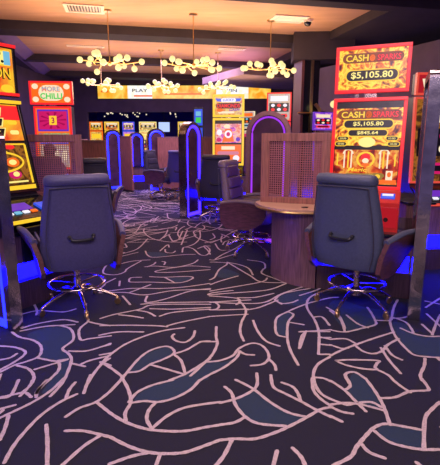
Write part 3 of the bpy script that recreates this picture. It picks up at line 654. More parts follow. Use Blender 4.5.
chs = [((-1.79, 7.56), .55, .2, 'leftmost of the three nearest globe chandeliers, hung below the upper left ceiling vent'),
       ((-0.44, 7.79), .50, 1.1, 'middle one of the three nearest globe chandeliers'),
       ((0.88, 8.16), .50, 2.3, 'rightmost of the three nearest globe chandeliers, beside the dark column'),
       ((-2.70, 10.5), .50, .7, 'leftmost of the three far chandeliers, in front of the amber sign'),
       ((-1.36, 10.76), .48, 1.9, 'middle far chandelier in front of the sign'),
       ((-0.05, 11.1), .46, 2.9, 'far chandelier above the yellow framed machine')]
for i, ((x, y), r, rz, lb) in enumerate(chs):
    chandelier((x, y, 3.5), r, rz, i+3)['label'] = lb
# ------------------------------------------------------------------ casino chair (faces +y, its back towards -y)
def make_chair(shell, cushion, label):
    c = thing('casino_chair', label, 'chair', group='high-backed swivel chairs at the machines')
    for k in range(5):
        a = R(90+72*k+36); u = Vector((math.cos(a), math.sin(a), 0))
        bm = BM(); P = [u*0.03+Vector((0, 0, .15)), u*0.12+Vector((0, 0, .165)), u*0.24+Vector((0, 0, .125)), u*0.34+Vector((0, 0, .075))]
        tube(bm, catmull(P, False, 4), [0.02-0.0006*i for i in range(13)], 8); lg = obj('leg', bm, CHROME, c, True)
        bm = BM(); t = BM(); lathe(t, [(0.026, -0.012), (0.03, -0.006), (0.03, 0.006), (0.026, 0.012)], 12)
        merge(bm, t, Matrix.Translation(u*0.345+Vector((0, 0, .031))) @ Matrix.Rotation(a, 4, 'Z') @ Matrix.Rotation(PI/2, 4, 'X'))
        ball(bm, u*0.342+Vector((0, 0, .06)), 0.022, 1); obj('caster', bm, BRASS, lg, True)
    bm = BM(); lathe(bm, [(0.05, .12), (0.055, .18), (0.032, .20), (0.030, .34), (0.045, .35), (0.05, .43)], 18); obj('column', bm, CHROME, c, True)
    bm = BM(); tube(bm, [(0.245*math.cos(2*PI*k/36), 0.245*math.sin(2*PI*k/36), .235) for k in range(36)], 0.012, 8, True)
    for k in range(3):
        a = 2*PI*k/3+.5; tube(bm, [(0.03*math.cos(a), 0.03*math.sin(a), .225), (0.245*math.cos(a), 0.245*math.sin(a), .235)], 0.008, 6)
    obj('foot_ring', bm, CHROME, c, True)
    bm = BM(); loft(bm, [(.43, .02, .20, .2), (.435, .02, .255, .265), (.47, .02, .275, .29), (.545, .02, .275, .29), (.575, .02, .26, .275), (.585, .02, .2, .21)], e=4.5)
    st = obj('seat', bm, cushion, c, True)
    # backrest shell, wide at the bottom, narrow towards the top, gently leaning back
    bm = BM()
    S = [(.375, -.265, .20, .02), (.38, -.27, .262, .045), (.42, -.275, .288, .055), (.56, -.285, .308, .058), (.72, -.30, .305, .055), (.88, -.32, .288, .052),
         (1.02, -.34, .268, .048), (1.14, -.36, .252, .046), (1.165, -.364, .250, .046)]
    ZM = lambda z: .43+(z-.375)*.90
    S = [(ZM(s[0]), *s[1:]) for s in S]
    loft(bm, S, e=5, wrap=.05); loft(bm, [(1.141, -.366, .236, .04), (1.147, -.366, .252, .058), (1.17, -.37, .256, .066), (1.20, -.374, .252, .062), (1.222, -.376, .235, .045), (1.228, -.376, .18, .02)], e=5, wrap=.05)
    bk = obj('backrest', bm, shell, c, True)
    bm = BM()
    for s in (-1, 1): tube(bm, catmull([(s*.245, -.332, .46), (s*.272, -.34, .60), (s*.27, -.352, .74), (s*.252, -.368, .90), (s*.232, -.382, 1.03), (s*.222, -.395, 1.125)]), 0.005, 6)
    tube(bm, catmull([(-.222, -.395, 1.125), (0, -.412, 1.13), (.222, -.395, 1.125)]), 0.005, 6); obj('piping', bm, LEATHD, bk, True)
    bm = BM(); tube(bm, catmull([(-.095, -.345, .725), (-.09, -.375, .712), (-.06, -.39, .70), (.06, -.39, .70), (.09, -.375, .712), (.095, -.345, .725)]), 0.014, 8)
    for s in (-1, 1): ball(bm, (s*.095, -.352, .725), .019, 1)
    obj('grab_handle', bm, BLACK, bk, True)
    bm = BM()
    for i in range(4):
        z0 = .60+.140*i; y = -.225-.10*(z0-.6)-(.03 if i == 3 else 0)
        loft(bm, [(z0, y, .20, .02), (z0+.01, y, .225-.012*i, .05), (z0+.07, y-.01, .232-.012*i, .062), (z0+.13, y-.018, .225-.012*i, .05), (z0+.142, y-.02, .20-.01*i, .02)], e=4)
    obj('back_cushion', bm, cushion, c, True)
    for s in (-1, 1):
        bm = BM(); n = 12; outer = []; inner = []
        prof = [(-.30, .70), (-.05, .735), (.22, .72), (.31, .68), (.30, .58), (.25, .48), (.15, .41), (.02, .375), (-.12, .37), (-.24, .38), (-.31, .44), (-.32, .57)]
        def fl(y, z): return .285 + .12*max(0, (z-.42)/.32)**1.6*(0.6+1.0*max(0, y+.3)) 
        A = [bm.verts.new((s*(fl(y, z)+.04), y, z)) for y, z in prof]; B = [bm.verts.new((s*fl(y, z), y, z)) for y, z in prof]
        for i in range(n):
            j = (i+1) % n; bm.faces.new((A[i], A[j], B[j], B[i]))
        for V in (A, B):
            cx = bm.verts.new((s*(fl(0, .57)+(.04 if V is A else 0)), 0, .57))
            for i in range(n): bm.faces.new((V[i], V[(i+1) % n], cx))
        bmesh.ops.recalc_face_normals(bm, faces=bm.faces)
        ar = obj('armrest', bm, pbr('arm_wood', (.12, .045, .04), .45, noise=.4, scale=12, stretch=(5, 1, 5)), c, True)
        bm = BM(); tube(bm, catmull([(s*(fl(-.3, .70)+.01), -.30, .70), (s*(fl(-.05, .74)+.01), -.05, .745), (s*(fl(.22, .73)+.01), .22, .73), (s*(fl(.3, .7)+.01), .30, .705)]), 0.026, 8)
        obj('arm_pad', bm, shell, ar, True)
        bm = BM(); loft(bm, [(.44, -.02, .008, .2), (.46, -.02, .016, .24), (.66, -.02, .016, .25), (.69, -.02, .008, .22)], e=4); 
        bm.transform(Matrix.Translation((s*.30, 0, 0))); obj('inner_pad', bm, shell, ar, True)
    return c
ch_r = make_chair(LEATH, PLUM, 'slate grey swivel chair in front of the red framed machine, its back to us')
ch_r.location = (1.235, 3.80, 0); ch_r.rotation_euler = (0, 0, R(-42))
ch_l = make_chair(LEATHV, PLUM, 'violet grey swivel chair at left beside the orange machine, its back to us')
ch_l.location = (-1.29, 3.80, 0); ch_l.rotation_euler = (0, 0, R(28))
ch_d = make_chair(TAUPE, PLUM, 'taupe swivel chair with plum cushion, turned sideways behind the round counter')
ch_d.location = (0.42, 5.75, 0); ch_d.rotation_euler = (0, 0, R(-112))
ch_c = make_chair(LEATHD, LEATHD, 'dark swivel chair in front of the yellow framed machine, back to us')
def far_chair(src, x, y, rz, lb):
    c = tree_copy(src); c.location = (x, y, 0); c.rotation_euler = (0, 0, R(rz)); c['label'] = lb; return c
ch_c.location = (-0.03, 8.25, 0); ch_c.rotation_euler = (0, 0, R(-8))
far_chair(ch_c, -1.50, 11.3, -112, 'dark brown chair turned sideways beside the middle blue arch divider')
far_chair(ch_l, -1.00, 11.35, -5, 'small blue lit chair back just left of the tall arch divider in mid aisle')
far_chair(ch_c, -1.98, 6.9, 8, 'dark chair behind the violet chair, right of the left mesh screen')
far_chair(ch_c, -2.98, 7.75, 12, 'dark chair the seated person is sitting on')

# ------------------------------------------------------------------ arch topped dividers with neon
def arch_pts(w, h, n=14, cr=None):
    r = w/2; P = [(-r, 0)]
    if cr:      # square topped with rounded corners
        for s, a0, a1 in ((-1, PI, PI/2), (1, PI/2, 0)):
            for i in range(7): a = a0+(a1-a0)*i/6; P.append((s*(r-cr)+cr*math.cos(a), h-cr+cr*math.sin(a)))
        return P + [(r, 0)]
    for i in range(n+1):
        a = PI - PI*i/n; P.append((r*math.cos(a), h-r+r*math.sin(a)))
    P.append((r, 0)); return P
def divider(loc, rz, w, h, th, label, neon=BLUEN, panel=SMOKE, both=True, rim=None, cr=None):
    d = thing('arch_divider', label, 'divider', loc, rz, 'arch topped dividers with neon edges')
    O = arch_pts(w, h, cr=cr); I = arch_pts(w-0.12, h-0.06, cr=cr and cr*.6)
    bm = BM(); n = len(O)
    V = [[bm.verts.new((p[0], y, p[1])) for p in Q] for Q in (O, I) for y in (-th/2, th/2)]
    Of, Ob, If, Ib = V
    for i in range(n-1):
        bm.faces.new((Of[i], Of[i+1], If[i+1], If[i])); bm.faces.new((Ob[i], Ib[i], Ib[i+1], Ob[i+1]))
        bm.faces.new((Of[i], Ob[i], Ob[i+1], Of[i+1])); bm.faces.new((If[i], If[i+1], Ib[i+1], Ib[i]))
    for i in (0, n-1): bm.faces.new((Of[i], If[i], Ib[i], Ob[i]))
    bmesh.ops.recalc_face_normals(bm, faces=bm.faces)
    obj('arch_frame', bm, rim or MIRROR, d)
    J = arch_pts(w-0.12, h-0.06, cr=cr and cr*.6); bm = BM(); t = BM(); prism(t, J, -th*0.3, th*0.3); merge(bm, t, Matrix(((1, 0, 0, 0), (0, 0, -1, 0), (0, 1, 0, 0), (0, 0, 0, 1))))
    bmesh.ops.recalc_face_normals(bm, faces=bm.faces)
    obj('panel', bm, panel, d)
    for s in ((-1, 1) if both else (-1,)):
        bm = BM(); K = arch_pts(w-0.17, h-0.085, cr=cr and cr*.6); tube(bm, [(p[0], s*(th*0.3+0.012), max(p[1], 0.02)) for p in K], 0.014 if w > .6 else .026, 6)
        obj('neon_tube', bm, neon, d, True)
        bm = BM(); box(bm, -w/2+.07, w/2-.07, s*th*.3-.008+s*.01, s*th*.3+.008+s*.01, .02, .08); obj('floor_light', bm, neon, d)
    return d
divider((1.635+.36*.30, 3.49+.933*.30, 0), R(69), 0.62, 2.02, 0.095, 'tall mirror edged divider close by on the right, seen edge on', BLUEN, SMOKE, False, None, .06)
divider((-1.63-.866*.30, 3.30+.5*.30, 0), R(150), 0.62, 1.55, 0.10, 'mirror edged divider at the left border with blue neon glow', BLUEN, SMOKE, True, None, .06)
divider((-0.57, 8.68, 0), R(60), 0.60, 1.82, 0.15, 'tall arch divider with blue violet neon in mid aisle, left of the yellow framed machine', PURN)
divider((-1.86, 13.1, 0), R(22), 0.56, 1.80, 0.12, 'far arch divider with blue neon between the brown panels, right one of two')
divider((-3.22, 13.5, 0), R(28), 0.52, 1.78, 0.12, 'far arch divider with blue neon left of the brown panel, left one of two')
divider((-2.72, 14.6, 0), R(30), 0.5, 1.72, 0.12, 'small farthest arch divider glowing blue beneath the star screen')
divider((0.68, 6.3, 0), R(-14), 0.62, 1.88, 0.12, 'bronze arch divider with violet neon behind the right mesh screen', VION, SMOKE, True, BRONZE)
divider((-2.95, 6.0, 0), R(25), 0.50, 1.72, 0.08, 'dark arch divider behind the left mesh screen beside the red machine', PURN, SMOKE, False)

# ------------------------------------------------------------------ machine banks (walnut plinth, blue led band, body)
def bank(loc, rz, L, D, label, top=0.80, topm=None, led=(0.25, 0.41), ext=0.0):
    b = thing('machine_bank', label, 'counter', loc, rz, 'walnut machine counters with blue light band')
    bm = BM(); box(bm, 0, L, 0, D, 0, led[0], 0, .004); obj('plinth', bm, PLINTH, b)
    bm = BM(); box(bm, 0, L, 0.06, D-0.02, led[0], led[1]); obj('light_band', bm, BLUE, b)
    bm = BM(); box(bm, 0, L, 0.02, D, led[1], top-0.03, 0, .004); obj('counter_body', bm, WOOD, b)
    bm = BM(); box(bm, -0.01, L+0.01, -0.02, D+0.01, top-0.03, top, 0, .006); obj('counter_top', bm, topm or BLACKG, b)
    return b
# right near bank
YR = R(-21)
def rb(t, s, z=0.0): return Vector((0.985+.933*t+.36*s, 4.305-.36*t+.933*s, z))
bank(rb(0, 0), YR, 0.92, 1.0, 'walnut counter with blue light band under the red framed machine', 0.62)
YL = R(60)
def lb_(t, s, z=0.0): return Vector((-1.86+.5*t-.866*s, 3.595+.866*t+.5*s, z))
bank(lb_(0, 0), YL, 0.78, 0.8, 'walnut counter with blue light band under the orange machine at left', 0.70)
bank(lb_(-1.55, 0.02), YL, 1.42, 0.8, 'walnut counter end with blue light band at the left border, nearer than the divider', 0.70)
bank((2.12, 4.92, 0), R(6), 1.6, 0.9, 'walnut counter with blue light band at the right border', 0.80)
bank((-0.42, 9.15, 0), R(-6), 1.55, 0.9, 'walnut counter with blue light band below the yellow framed machine')
bank((-2.62, 13.3, 0), R(5), 0.80, 0.8, 'small far walnut counter with blue light band between two arch dividers', 0.7)
bank((-3.75, 8.25, 0), R(4), 1.3, 0.9, 'walnut counter below the red machine behind the left mesh screen')
bank((-4.7, 15.35, 0), 0, 3.75, 0.9, 'long far walnut counter under the bulkhead sign')
# round ended counter
ct = thing('round_counter', 'round ended oak topped counter on walnut base, right of centre', 'counter', (0, 0, 0))
bm = BM(); P = [(.40, 4.88), (.395, 4.76), (.43, 4.58), (.50, 4.43), (.60, 4.31), (.74, 4.24), (.93, 4.215), (.99, 4.20), (1.14, 4.74), (.66, 5.12), (.50, 5.03)]
C_ = catmull([(p[0], p[1], 0) for p in P[:7]], False, 4); prism(bm, [(p.x, p.y) for p in C_]+P[7:], .785, .82); obj('counter_top', bm, WOODT, ct)
bm = BM(); tube(bm, [(p.x, p.y, .79) for p in C_], 0.012, 6); obj('edge_trim', bm, BRASS, ct, True)
bm = BM(); P = [(.575, 4.80), (.60, 4.66), (.68, 4.50), (.79, 4.38), (.90, 4.315), (.97, 4.295), (1.14, 4.76), (.75, 5.02)]
C_ = catmull([(p[0], p[1], 0) for p in P[:6]], False, 4); prism(bm, [(p.x, p.y) for p in C_]+P[6:], 0, .785); obj('counter_base', bm, WOOD, ct)
bm = BM(); lathe(bm, [(.035, .82), (.035, .825), (.03, .826)], 16, (.86, 4.42)); obj('cable_cap', bm, BLACK, ct, True)
# mesh screens
def mesh_screen(loc, rz, w, h, label, post=0.075, right=None):
    s = thing('mesh_screen', label, 'screen', loc, rz, 'walnut framed wire mesh screens')
    bm = BM(); box(bm, 0, w, -.025, .025, h-post, h, 0, .004); box(bm, 0, w, -.025, .025, 0, post*.7, 0, .004)
    box(bm, 0, post, -.025, .025, post*.7, h-post, 0, .004); box(bm, w-(right or post), w, -.025, .025, post*.7, h-post, 0, .004); obj('frame', bm, WOODR, s)
    bm = BM(); x = post; sp = 0.024
    while x < w-(right or post): box(bm, x, x+.008, -.004, .0, post*.7, h-post); x += sp
    z = post*.7
    while z < h-post: box(bm, post, w-(right or post), 0.0, .004, z, z+.009); z += sp
    obj('wire_mesh', bm, pbr('mesh_wire', (0.34, 0.12, 0.12), 0.5, 0.2), s)
mesh_screen((.455, 4.86, .82), R(-21), .73, .74, 'wire mesh screen in walnut frame standing on the round counter', .085)
pc = thing('screen_cabinet', 'low walnut cabinet directly below the left mesh screen', 'cabinet', (-2.55, 5.05, 0), R(2))
bm = BM(); box(bm, 0, .95, 0, .45, 0, .80, 0, .005); obj('cabinet_body', bm, WOOD, pc); bm = BM(); box(bm, -.01, .96, -.02, .46, .80, .83, 0, .005); obj('cabinet_top', bm, BLACKG, pc)
mesh_screen((-2.50, 5.15, .83), R(2), .90, .72, 'wire mesh screen in walnut frame behind the left chair', .08)
# plain walnut partitions
def partition(p, q, h, label):
    p, q = Vector((*p, 0)), Vector((*q, 0)); d = q-p
    t = thing('wood_partition', label, 'partition', p, math.atan2(d.y, d.x), 'walnut partitions between the machine islands')
    bm = BM(); box(bm, 0, d.length, 0, .06, 0.06, h-.03, 0, .004); obj('board', bm, WOODR, t)
    bm = BM(); box(bm, -.005, d.length+.005, -.01, .07, h-.03, h, 0, .004); obj('top_rail', bm, WOOD, t)
    bm = BM(); box(bm, 0, d.length, .01, .05, 0, .06); obj('skirting', bm, BLACK, t)
partition((-2.92, 13.0), (-2.50, 12.55), 1.58, 'walnut partition between the two far blue arch dividers')
partition((-1.80, 12.9), (-0.95, 12.6), 1.56, 'walnut partition right of the far arch divider, behind two chairs')
partition((-0.62, 10.1), (-0.18, 10.2), 1.55, 'narrow walnut partition between tall mid aisle arch and yellow framed machine')
partition((0.40, 10.4), (1.15, 10.2), 1.55, 'walnut partition right of the yellow framed machine')
partition((-2.75, 8.2), (-2.05, 8.0), 1.48, 'walnut partition right of the red machine at left')
partition((1.18, 5.6), (1.62, 5.5), 1.58, 'walnut partition behind the right mesh screen, beside red framed machine')
partition((-4.4, 12.2), (-3.72, 12.6), 1.5, 'far walnut partition at left beside the leftmost blue arch')

# ------------------------------------------------------------------ gaming machines: faces -y, origin at the floor under the screen's foot
def machine(loc, rz, w, label, zdeck=.80, zs=1.0, hs=.95, lean=4, topper=True, ht=.45, rim=E_RED, body=CAB, art_main=None, art_top=None, base=.62, deck_y=-.34, rimw=.035, topw=None, gap=.05, cat='slot machine', group='gaming machines', screen_cols=None, belly=None):
    m = thing('slot_machine', label, cat, loc, rz, group)
    bm = BM(); prism_x(bm, [(-.30, base), (-.32, zdeck-.03), (-.02, zs-.06), (0.02, zs-.02), (math.tan(R(lean))*hs+.03, zs+hs), (.36, zs+hs), (.42, base)], -w/2+.01, w/2-.01); obj('cabinet', bm, body, m)
    L = Matrix.Translation((0, 0, zs)) @ Matrix.Rotation(-R(lean), 4, 'X') @ Matrix.Translation((0, 0, hs/2))
    sw, sh = w-2*rimw, hs-2*rimw
    bm = BM(); frame_bars(bm, sw, sh, rimw, .05); obj('light_frame', bm, rim, m, False, L)
    bm = BM(); mats = art_main(bm, sw, sh); obj('screen', bm, mats, m, False, L)
    # sloping button deck
    bm = BM(); prism_x(bm, [(deck_y, zdeck-.05), (deck_y-.01, zdeck), (-.03, zs-.035), (.02, zs-.06), (.02, zdeck-.05)], -w/2+.02, w/2-.02)
    dk = obj('button_deck', bm, BLACKG, m)
    sl = math.atan2(zs-.035-zdeck, -.03-deck_y+.01)
    D = Matrix.Translation(((0), (deck_y-.04)/2, (zs-.035+zdeck)/2)) @ Matrix.Rotation(sl, 4, 'X')
    bm = BM(); box(bm, -w*.30, w*.10, -.06, .07, .002, .010, 0, .003); obj('deck_display', bm, E_PUR, dk, False, D)
    for k in range(4):
        bm = BM(); box(bm, -w*.30+k*w*.11, -w*.30+k*w*.11+w*.08, -.125, -.085, .002, .014, 0, .003); obj('button', bm, [E_WHT, E_CYN, E_WHT, E_ORG][k], dk, False, D)
    bm = BM(); box(bm, w*.18, w*.38, -.10, .02, .002, .022, 0, .006); obj('play_button', bm, E_BLU, dk, False, D)
    bm = BM(); box(bm, -w/2+.02, w/2-.02, deck_y-.018, deck_y-.008, zdeck-.045, zdeck-.012); obj('deck_trim', bm, rim, dk)
    if belly: belly(m, w, base, zdeck)
    if topper:
        tw = topw or w; z0 = zs+hs*math.cos(R(lean))+gap; yy = math.sin(R(lean))*hs
        t = obj('topper', (lambda b: (box(b, -tw/2+.01, tw/2-.01, 0.0, .12, z0+.005, z0+ht-.005, 0, .006), b)[1])(BM()), BLACK, m); t.location = (0, yy, 0)
        L2 = Matrix.Translation((0, 0, z0+ht/2)); r2 = rimw
        bm = BM(); frame_bars(bm, tw-2*r2, ht-2*r2, r2, .05); obj('topper_frame', bm, rim, t, False, L2)
        bm = BM(); mats = art_top(bm, tw-2*r2, ht-2*r2); obj('topper_screen', bm, mats, t, False, Matrix.Translation((0, -.003, 0)) @ L2)
        bm = BM(); box(bm, -.06, .06, .03, .09, z0-gap, z0+.01); box(bm, -.16, -.12, .03, .07, z0-gap, z0+.01); obj('bracket', bm, CHROME, t)
    return m

def a_cash_top(bm, w, h):
    rect(bm, 0, 0, w, h, 0, 1)
    pill(bm, 0, h*.29, w*.90, h*.24, 7, 2); text2(bm, 'CASH', -w*.23, h*.29, w*.34, h*.17, 3, 4, 3); text2(bm, 'SPARKS', w*.24, h*.28, w*.34, h*.15, 2, 4, 3); disc(bm, -w*.005, h*.28, h*.07, h*.085, 5, 2)
    text(bm, 'MAJOR PROGRESSIVE', 0, h*.10, w*.5, h*.05, 2, 3, .0)
    pill(bm, 0, -h*.15, w*.80, h*.31, 3, 2); pill(bm, 0, -h*.15, w*.76, h*.255, 4, 3)
    text(bm, '$5,105.80', 0, -h*.15, w*.62, h*.19, 6, 4, .02)
    return [FIRE, FIRE, E_RED, E_YEL, E_BLK, E_ORG, E_LEM, emi('burnt_glow', (.30, .05, .0), .8)]
def a_cash(bm, w, h):
    rect(bm, 0, 0, w, h, 4, 1)
    z = h*.5; f = h*.5
    poly(bm, [(-w*.5, h*.42), (w*.5, h*.42), (w*.5, -h*.02), (-w*.5, -h*.02)], 0, 2); rect(bm, 0, h*.46, w*.6, h*.045, 7, 2)
    pill(bm, 0, h*.345, w*.96, h*.11, 10, 4); text2(bm, 'CASH', -w*.24, h*.345, w*.36, h*.075, 3, 4, 5); text2(bm, 'SPARKS', w*.25, h*.345, w*.38, h*.070, 2, 4, 5); disc(bm, -w*.0, h*.345, h*.035, h*.04, 5, 4)
    pill(bm, 0, h*.235, w*.78, h*.12, 3, 4); pill(bm, 0, h*.235, w*.735, h*.088, 4, 5); text(bm, '$5,105.80', 0, h*.235, w*.46, h*.055, 6, 6, .02)
    pill(bm, 0, h*.13, w*.62, h*.095, 3, 4); pill(bm, 0, h*.13, w*.585, h*.068, 4, 5); text(bm, '$845.64', 0, h*.13, w*.32, h*.045, 6, 6, .02)
    for s in (-1, 1):
        for q, zz in ((.37, .065), (.40, .0)):
            pill(bm, s*w*q, h*zz, w*.19, h*.058, 3, 6); pill(bm, s*w*q, h*zz, w*.165, h*.04, 4, 7); text(bm, '50.00' if s < 0 else '10.00', s*w*q, h*zz, w*.10, h*.022, 6, 8)
    disc(bm, 0, h*.02, w*.13, h*.06, 6, 3)
    rect(bm, 0, -h*.055, w, h*.03, 4, 9)
    rect(bm, 0, -h*.275, w*.98, h*.41, 1, 2)
    for s in (-1, 1):
        for q, c in ((.22, 8), (.27, 3), (.33, 8), (.44, 3)):
            rect(bm, s*w*q, -h*.19, w*.022, h*.20 if q < .4 else h*.14, c, 3)
        ring(bm, s*w*.275, -h*.12, w*.085, h*.06, w*.02, 8, 4, 14, 0, PI)
    ring(bm, 0, -h*.185, w*.14, h*.095, w*.03, 3, 4); disc(bm, 0, -h*.16, w*.07, h*.05, 2, 5); disc(bm, 0, -h*.20, w*.05, h*.03, 8, 6); poly(bm, [(-w*.08, -h*.25), (0, -h*.22), (w*.08, -h*.25), (0, -h*.285)], 5, 6)
    text(bm, 'Magic', -w*.12, -h*.315, w*.30, h*.06, 3, 6, .02, .2); pill(bm, 0, -h*.375, w*.60, h*.045, 9, 5); text(bm, 'CASH ON REELS', -w*.04, -h*.375, w*.42, h*.02, 6, 6, 0)
    rect(bm, w*.20, -h*.385, w*.14, h*.08, 9, 7); disc(bm, w*.20, -h*.385, w*.04, h*.026, 3, 8); rect(bm, w*.37, -h*.37, w*.10, h*.11, 8, 4); disc(bm, w*.37, -h*.36, w*.03, h*.03, 5, 5)
    rect(bm, 0, -h*.445, w*.96, h*.05, 5, 3); 
    return [FIRE, FIRE2, E_RED, E_YEL, E_BLK, E_ORG, E_LEM, CAB, E_CRM, emi('olive_glow', (.35, .22, .03), .8), emi('burnt_glow', (.30, .05, .0), .8)]
def belly_red(m, w, b, zd):
    bm = BM(); box(bm, -w*.10, w*.47, -.345, -.31, b+.005, zd-.06, 0, .006); obj('belly_panel', bm, E_RED2, m)
    bm = BM(); box(bm, w*.28, w*.42, -.355, -.34, b+.03, b+.07); obj('card_slot', bm, E_WHT, m)
mR = machine(rb(.37, .55), R(-24), .73, 'machine with red glowing frame behind the right chair, showing a gold jackpot amount', art_main=a_cash, art_top=a_cash_top, body=REDP, belly=belly_red, zdeck=.82, zs=.98, hs=.94, ht=.46)
# tall red side pedestal with ticket printer, right of that screen
pd = thing('ticket_pedestal', 'small red pedestal with blue lit ticket slot right of the jackpot machine', 'ticket printer', rb(.61, .16), R(-24))
bm = BM(); prism_x(bm, [(-.06, .62), (-.06, .90), (.10, 1.0), (.16, 1.0), (.16, .62)], -.10, .12); obj('housing', bm, REDP, pd)
bm = BM(); t = BM(); box(t, -.065, .065, -.01, .01, -.035, .035, 0, .006); merge(bm, t, Matrix.Translation((.01, .02, .955)) @ Matrix.Rotation(R(-58), 4, 'X')); obj('ticket_slot', bm, E_BLU, pd)
bm = BM(); t = BM(); box(t, -.05, .05, -.014, .0, -.008, .008); merge(bm, t, Matrix.Translation((.01, .012, .965)) @ Matrix.Rotation(R(-58), 4, 'X')); obj('slot_light', bm, E_WHT, pd)
bm = BM(); box(bm, -.09, .11, -.068, -.058, .66, .86, 0, .004); obj('front_plate', bm, E_RED2, pd)
bm = BM(); tube(bm, [(.01, -.07, .74), (.01, -.078, .74)], .022, 12); obj('lock', bm, CHROME, pd, True)

def a_left_top(bm, w, h):
    rect(bm, 0, 0, w, h, 0, 1)
    poly(bm, [(-w*.48, h*.46), (w*.46, h*.46), (w*.46, h*.12), (-w*.48, h*.08)], 2, 2); rect(bm, 0, h*.29, w*.88, h*.27, 5, 3); rect(bm, w*.41, h*.29, w*.10, h*.30, 6, 4)
    text(bm, 'SPLIT.', w*.10, h*.29, w*.52, h*.23, 3, 5, .05)
    text(bm, 'DRAGON', w*.08, -h*.05, w*.72, h*.26, 3, 5, .06); text(bm, 'DRAGON', w*.08+.004, -h*.045, w*.72, h*.23, 4, 6, .012)
    for i, (x, z) in enumerate(((-.3, -.33), (-.05, -.38), (.2, -.33), (.38, -.38))): disc(bm, x*w, z*h, w*.10, h*.09, (2, 4, 1, 4)[i], 3)
    return [SUNSET, E_ORG, E_YEL, E_BLK, E_YEL, E_LEM, E_CYN]
def a_left(bm, w, h):
    rect(bm, 0, 0, w, h, 3, 1)
    rect(bm, 0, h*.29, w*.98, h*.42, 0, 2); poly(bm, [(w*.1, h*.49), (w*.49, h*.49), (w*.49, h*.32), (w*.15, h*.32)], 7, 3)
    for z, c, s, g in ((.41, 1, '$25.00', 5), (.29, 6, '$1,126.85', 6), (.175, 3, '188', 4)):
        poly(bm, [(-w*.42, (z+.052)*h), (w*.24, (z+.052)*h), (w*.20, (z-.05)*h), (-w*.42, (z-.05)*h)], 4, 4)
        poly(bm, [(-w*.41, (z+.042)*h), (w*.22, (z+.042)*h), (w*.18, (z-.04)*h), (-w*.41, (z-.04)*h)], 3, 5)
        text(bm, s, -w*.08, z*h, w*.46, h*.055, g, 6, .02)
        pill(bm, w*.36, z*h, w*.14, h*.05, (1, 4, 2)[int(z*10) % 3], 5)
    rect(bm, w*.36, h*.41, w*.18, h*.08, 7, 6)
    # lower reels with yellow ring
    poly(bm, [(-w*.5, h*.05), (w*.49, h*.05), (w*.49, -h*.45), (-w*.5, -h*.45)], 8, 2)
    for s in (-1, 1): rect(bm, s*w*.47, -h*.2, w*.035, h*.46, 2, 4)
    rect(bm, 0, h*.035, w*.95, h*.018, 2, 4)
    ring(bm, -w*.02, -h*.17, w*.42, h*.13, w*.03, 2, 6, 30, -1.3, 1.4)
    text(bm, 'RAINBOW', -w*.1, -h*.07, w*.55, h*.055, 2, 5, .02)
    for i in range(3):
        x = (-.30+.26*i)*w
        disc(bm, x, h*.005, w*.085, h*.03, (5, 2, 7)[i], 4); disc(bm, x, -h*.175, w*.105, h*.055, (1, 2, 5)[i], 4); disc(bm, x, -h*.175, w*.06, h*.032, 4, 5); disc(bm, x, -h*.32, w*.10, h*.05, (1, 9, 10)[i], 4); disc(bm, x+.01, -h*.315, w*.05, h*.03, (4, 6, 4)[i], 5)
    rect(bm, 0, -h*.405, w*.8, h*.02, 4, 4); rect(bm, 0, -h*.475, w, h*.05, 2, 5)
    return [SUNSET, E_ORG, E_YEL, E_BLK, E_LEM, E_ORG, E_GRN, E_RED, DARKA, E_BLU, E_MAG]
def belly_black(m, w, b, zd):
    bm = BM(); box(bm, -w*.45, w*.30, -.35, -.31, b-.22, zd-.06, 0, .01); bp = obj('belly_panel', bm, BLACKG, m)
    bm = BM(); text(bm, 'LOX', 0, 0, .12, .035, 0, 1, .01); obj('lettering', bm, E_WHT, bp, False, Matrix.Translation((w*.10, -.351, b-.05)))
    bm = BM(); box(bm, w*.36, w*.44, -.33, -.31, b-.05, b+.02); obj('lock_plate', bm, E_RED, bp)
mL = machine(lb_(.43, .48), YL, .76, 'machine with orange and yellow screens cut by the left border', zdeck=.80, zs=.98, hs=.90, lean=13, ht=.48, rim=BLACKG, art_main=a_left, art_top=a_left_top, base=.70, belly=None, rimw=.028, gap=.05, deck_y=-.42)
for ch in mL.children:
    if ch.name.startswith('topper'):
        for z in (1.93, 2.385):
            bm = BM(); box(bm, -.38, .38, -.035, -.015, z-.012, z+.016); obj('light_bar', bm, E_RED, ch)
bm = BM(); box(bm, -.36, .36, .13, .16, 1.84, 1.87); obj('light_bar', bm, E_YEL, mL)
bm = BM(); box(bm, -.24, .22, -.535, -.505, .43, .74, 0, .01); bp = obj('belly_panel', bm, BLACKG, mL)
bm = BM(); text(bm, 'OX', 0, 0, .085, .04, 0, 1, .01); obj('lettering', bm, E_WHT, bp, False, Matrix.Translation((.06, -.537, .62)))
bm = BM(); box(bm, .26, .33, -.53, -.505, .62, .68); obj('lock_plate', bm, E_RED, bp)
bm = BM(); box(bm, -.39, .39, -.46, -.44, .765, .795); obj('gold_trim', bm, E_YEL, bp)

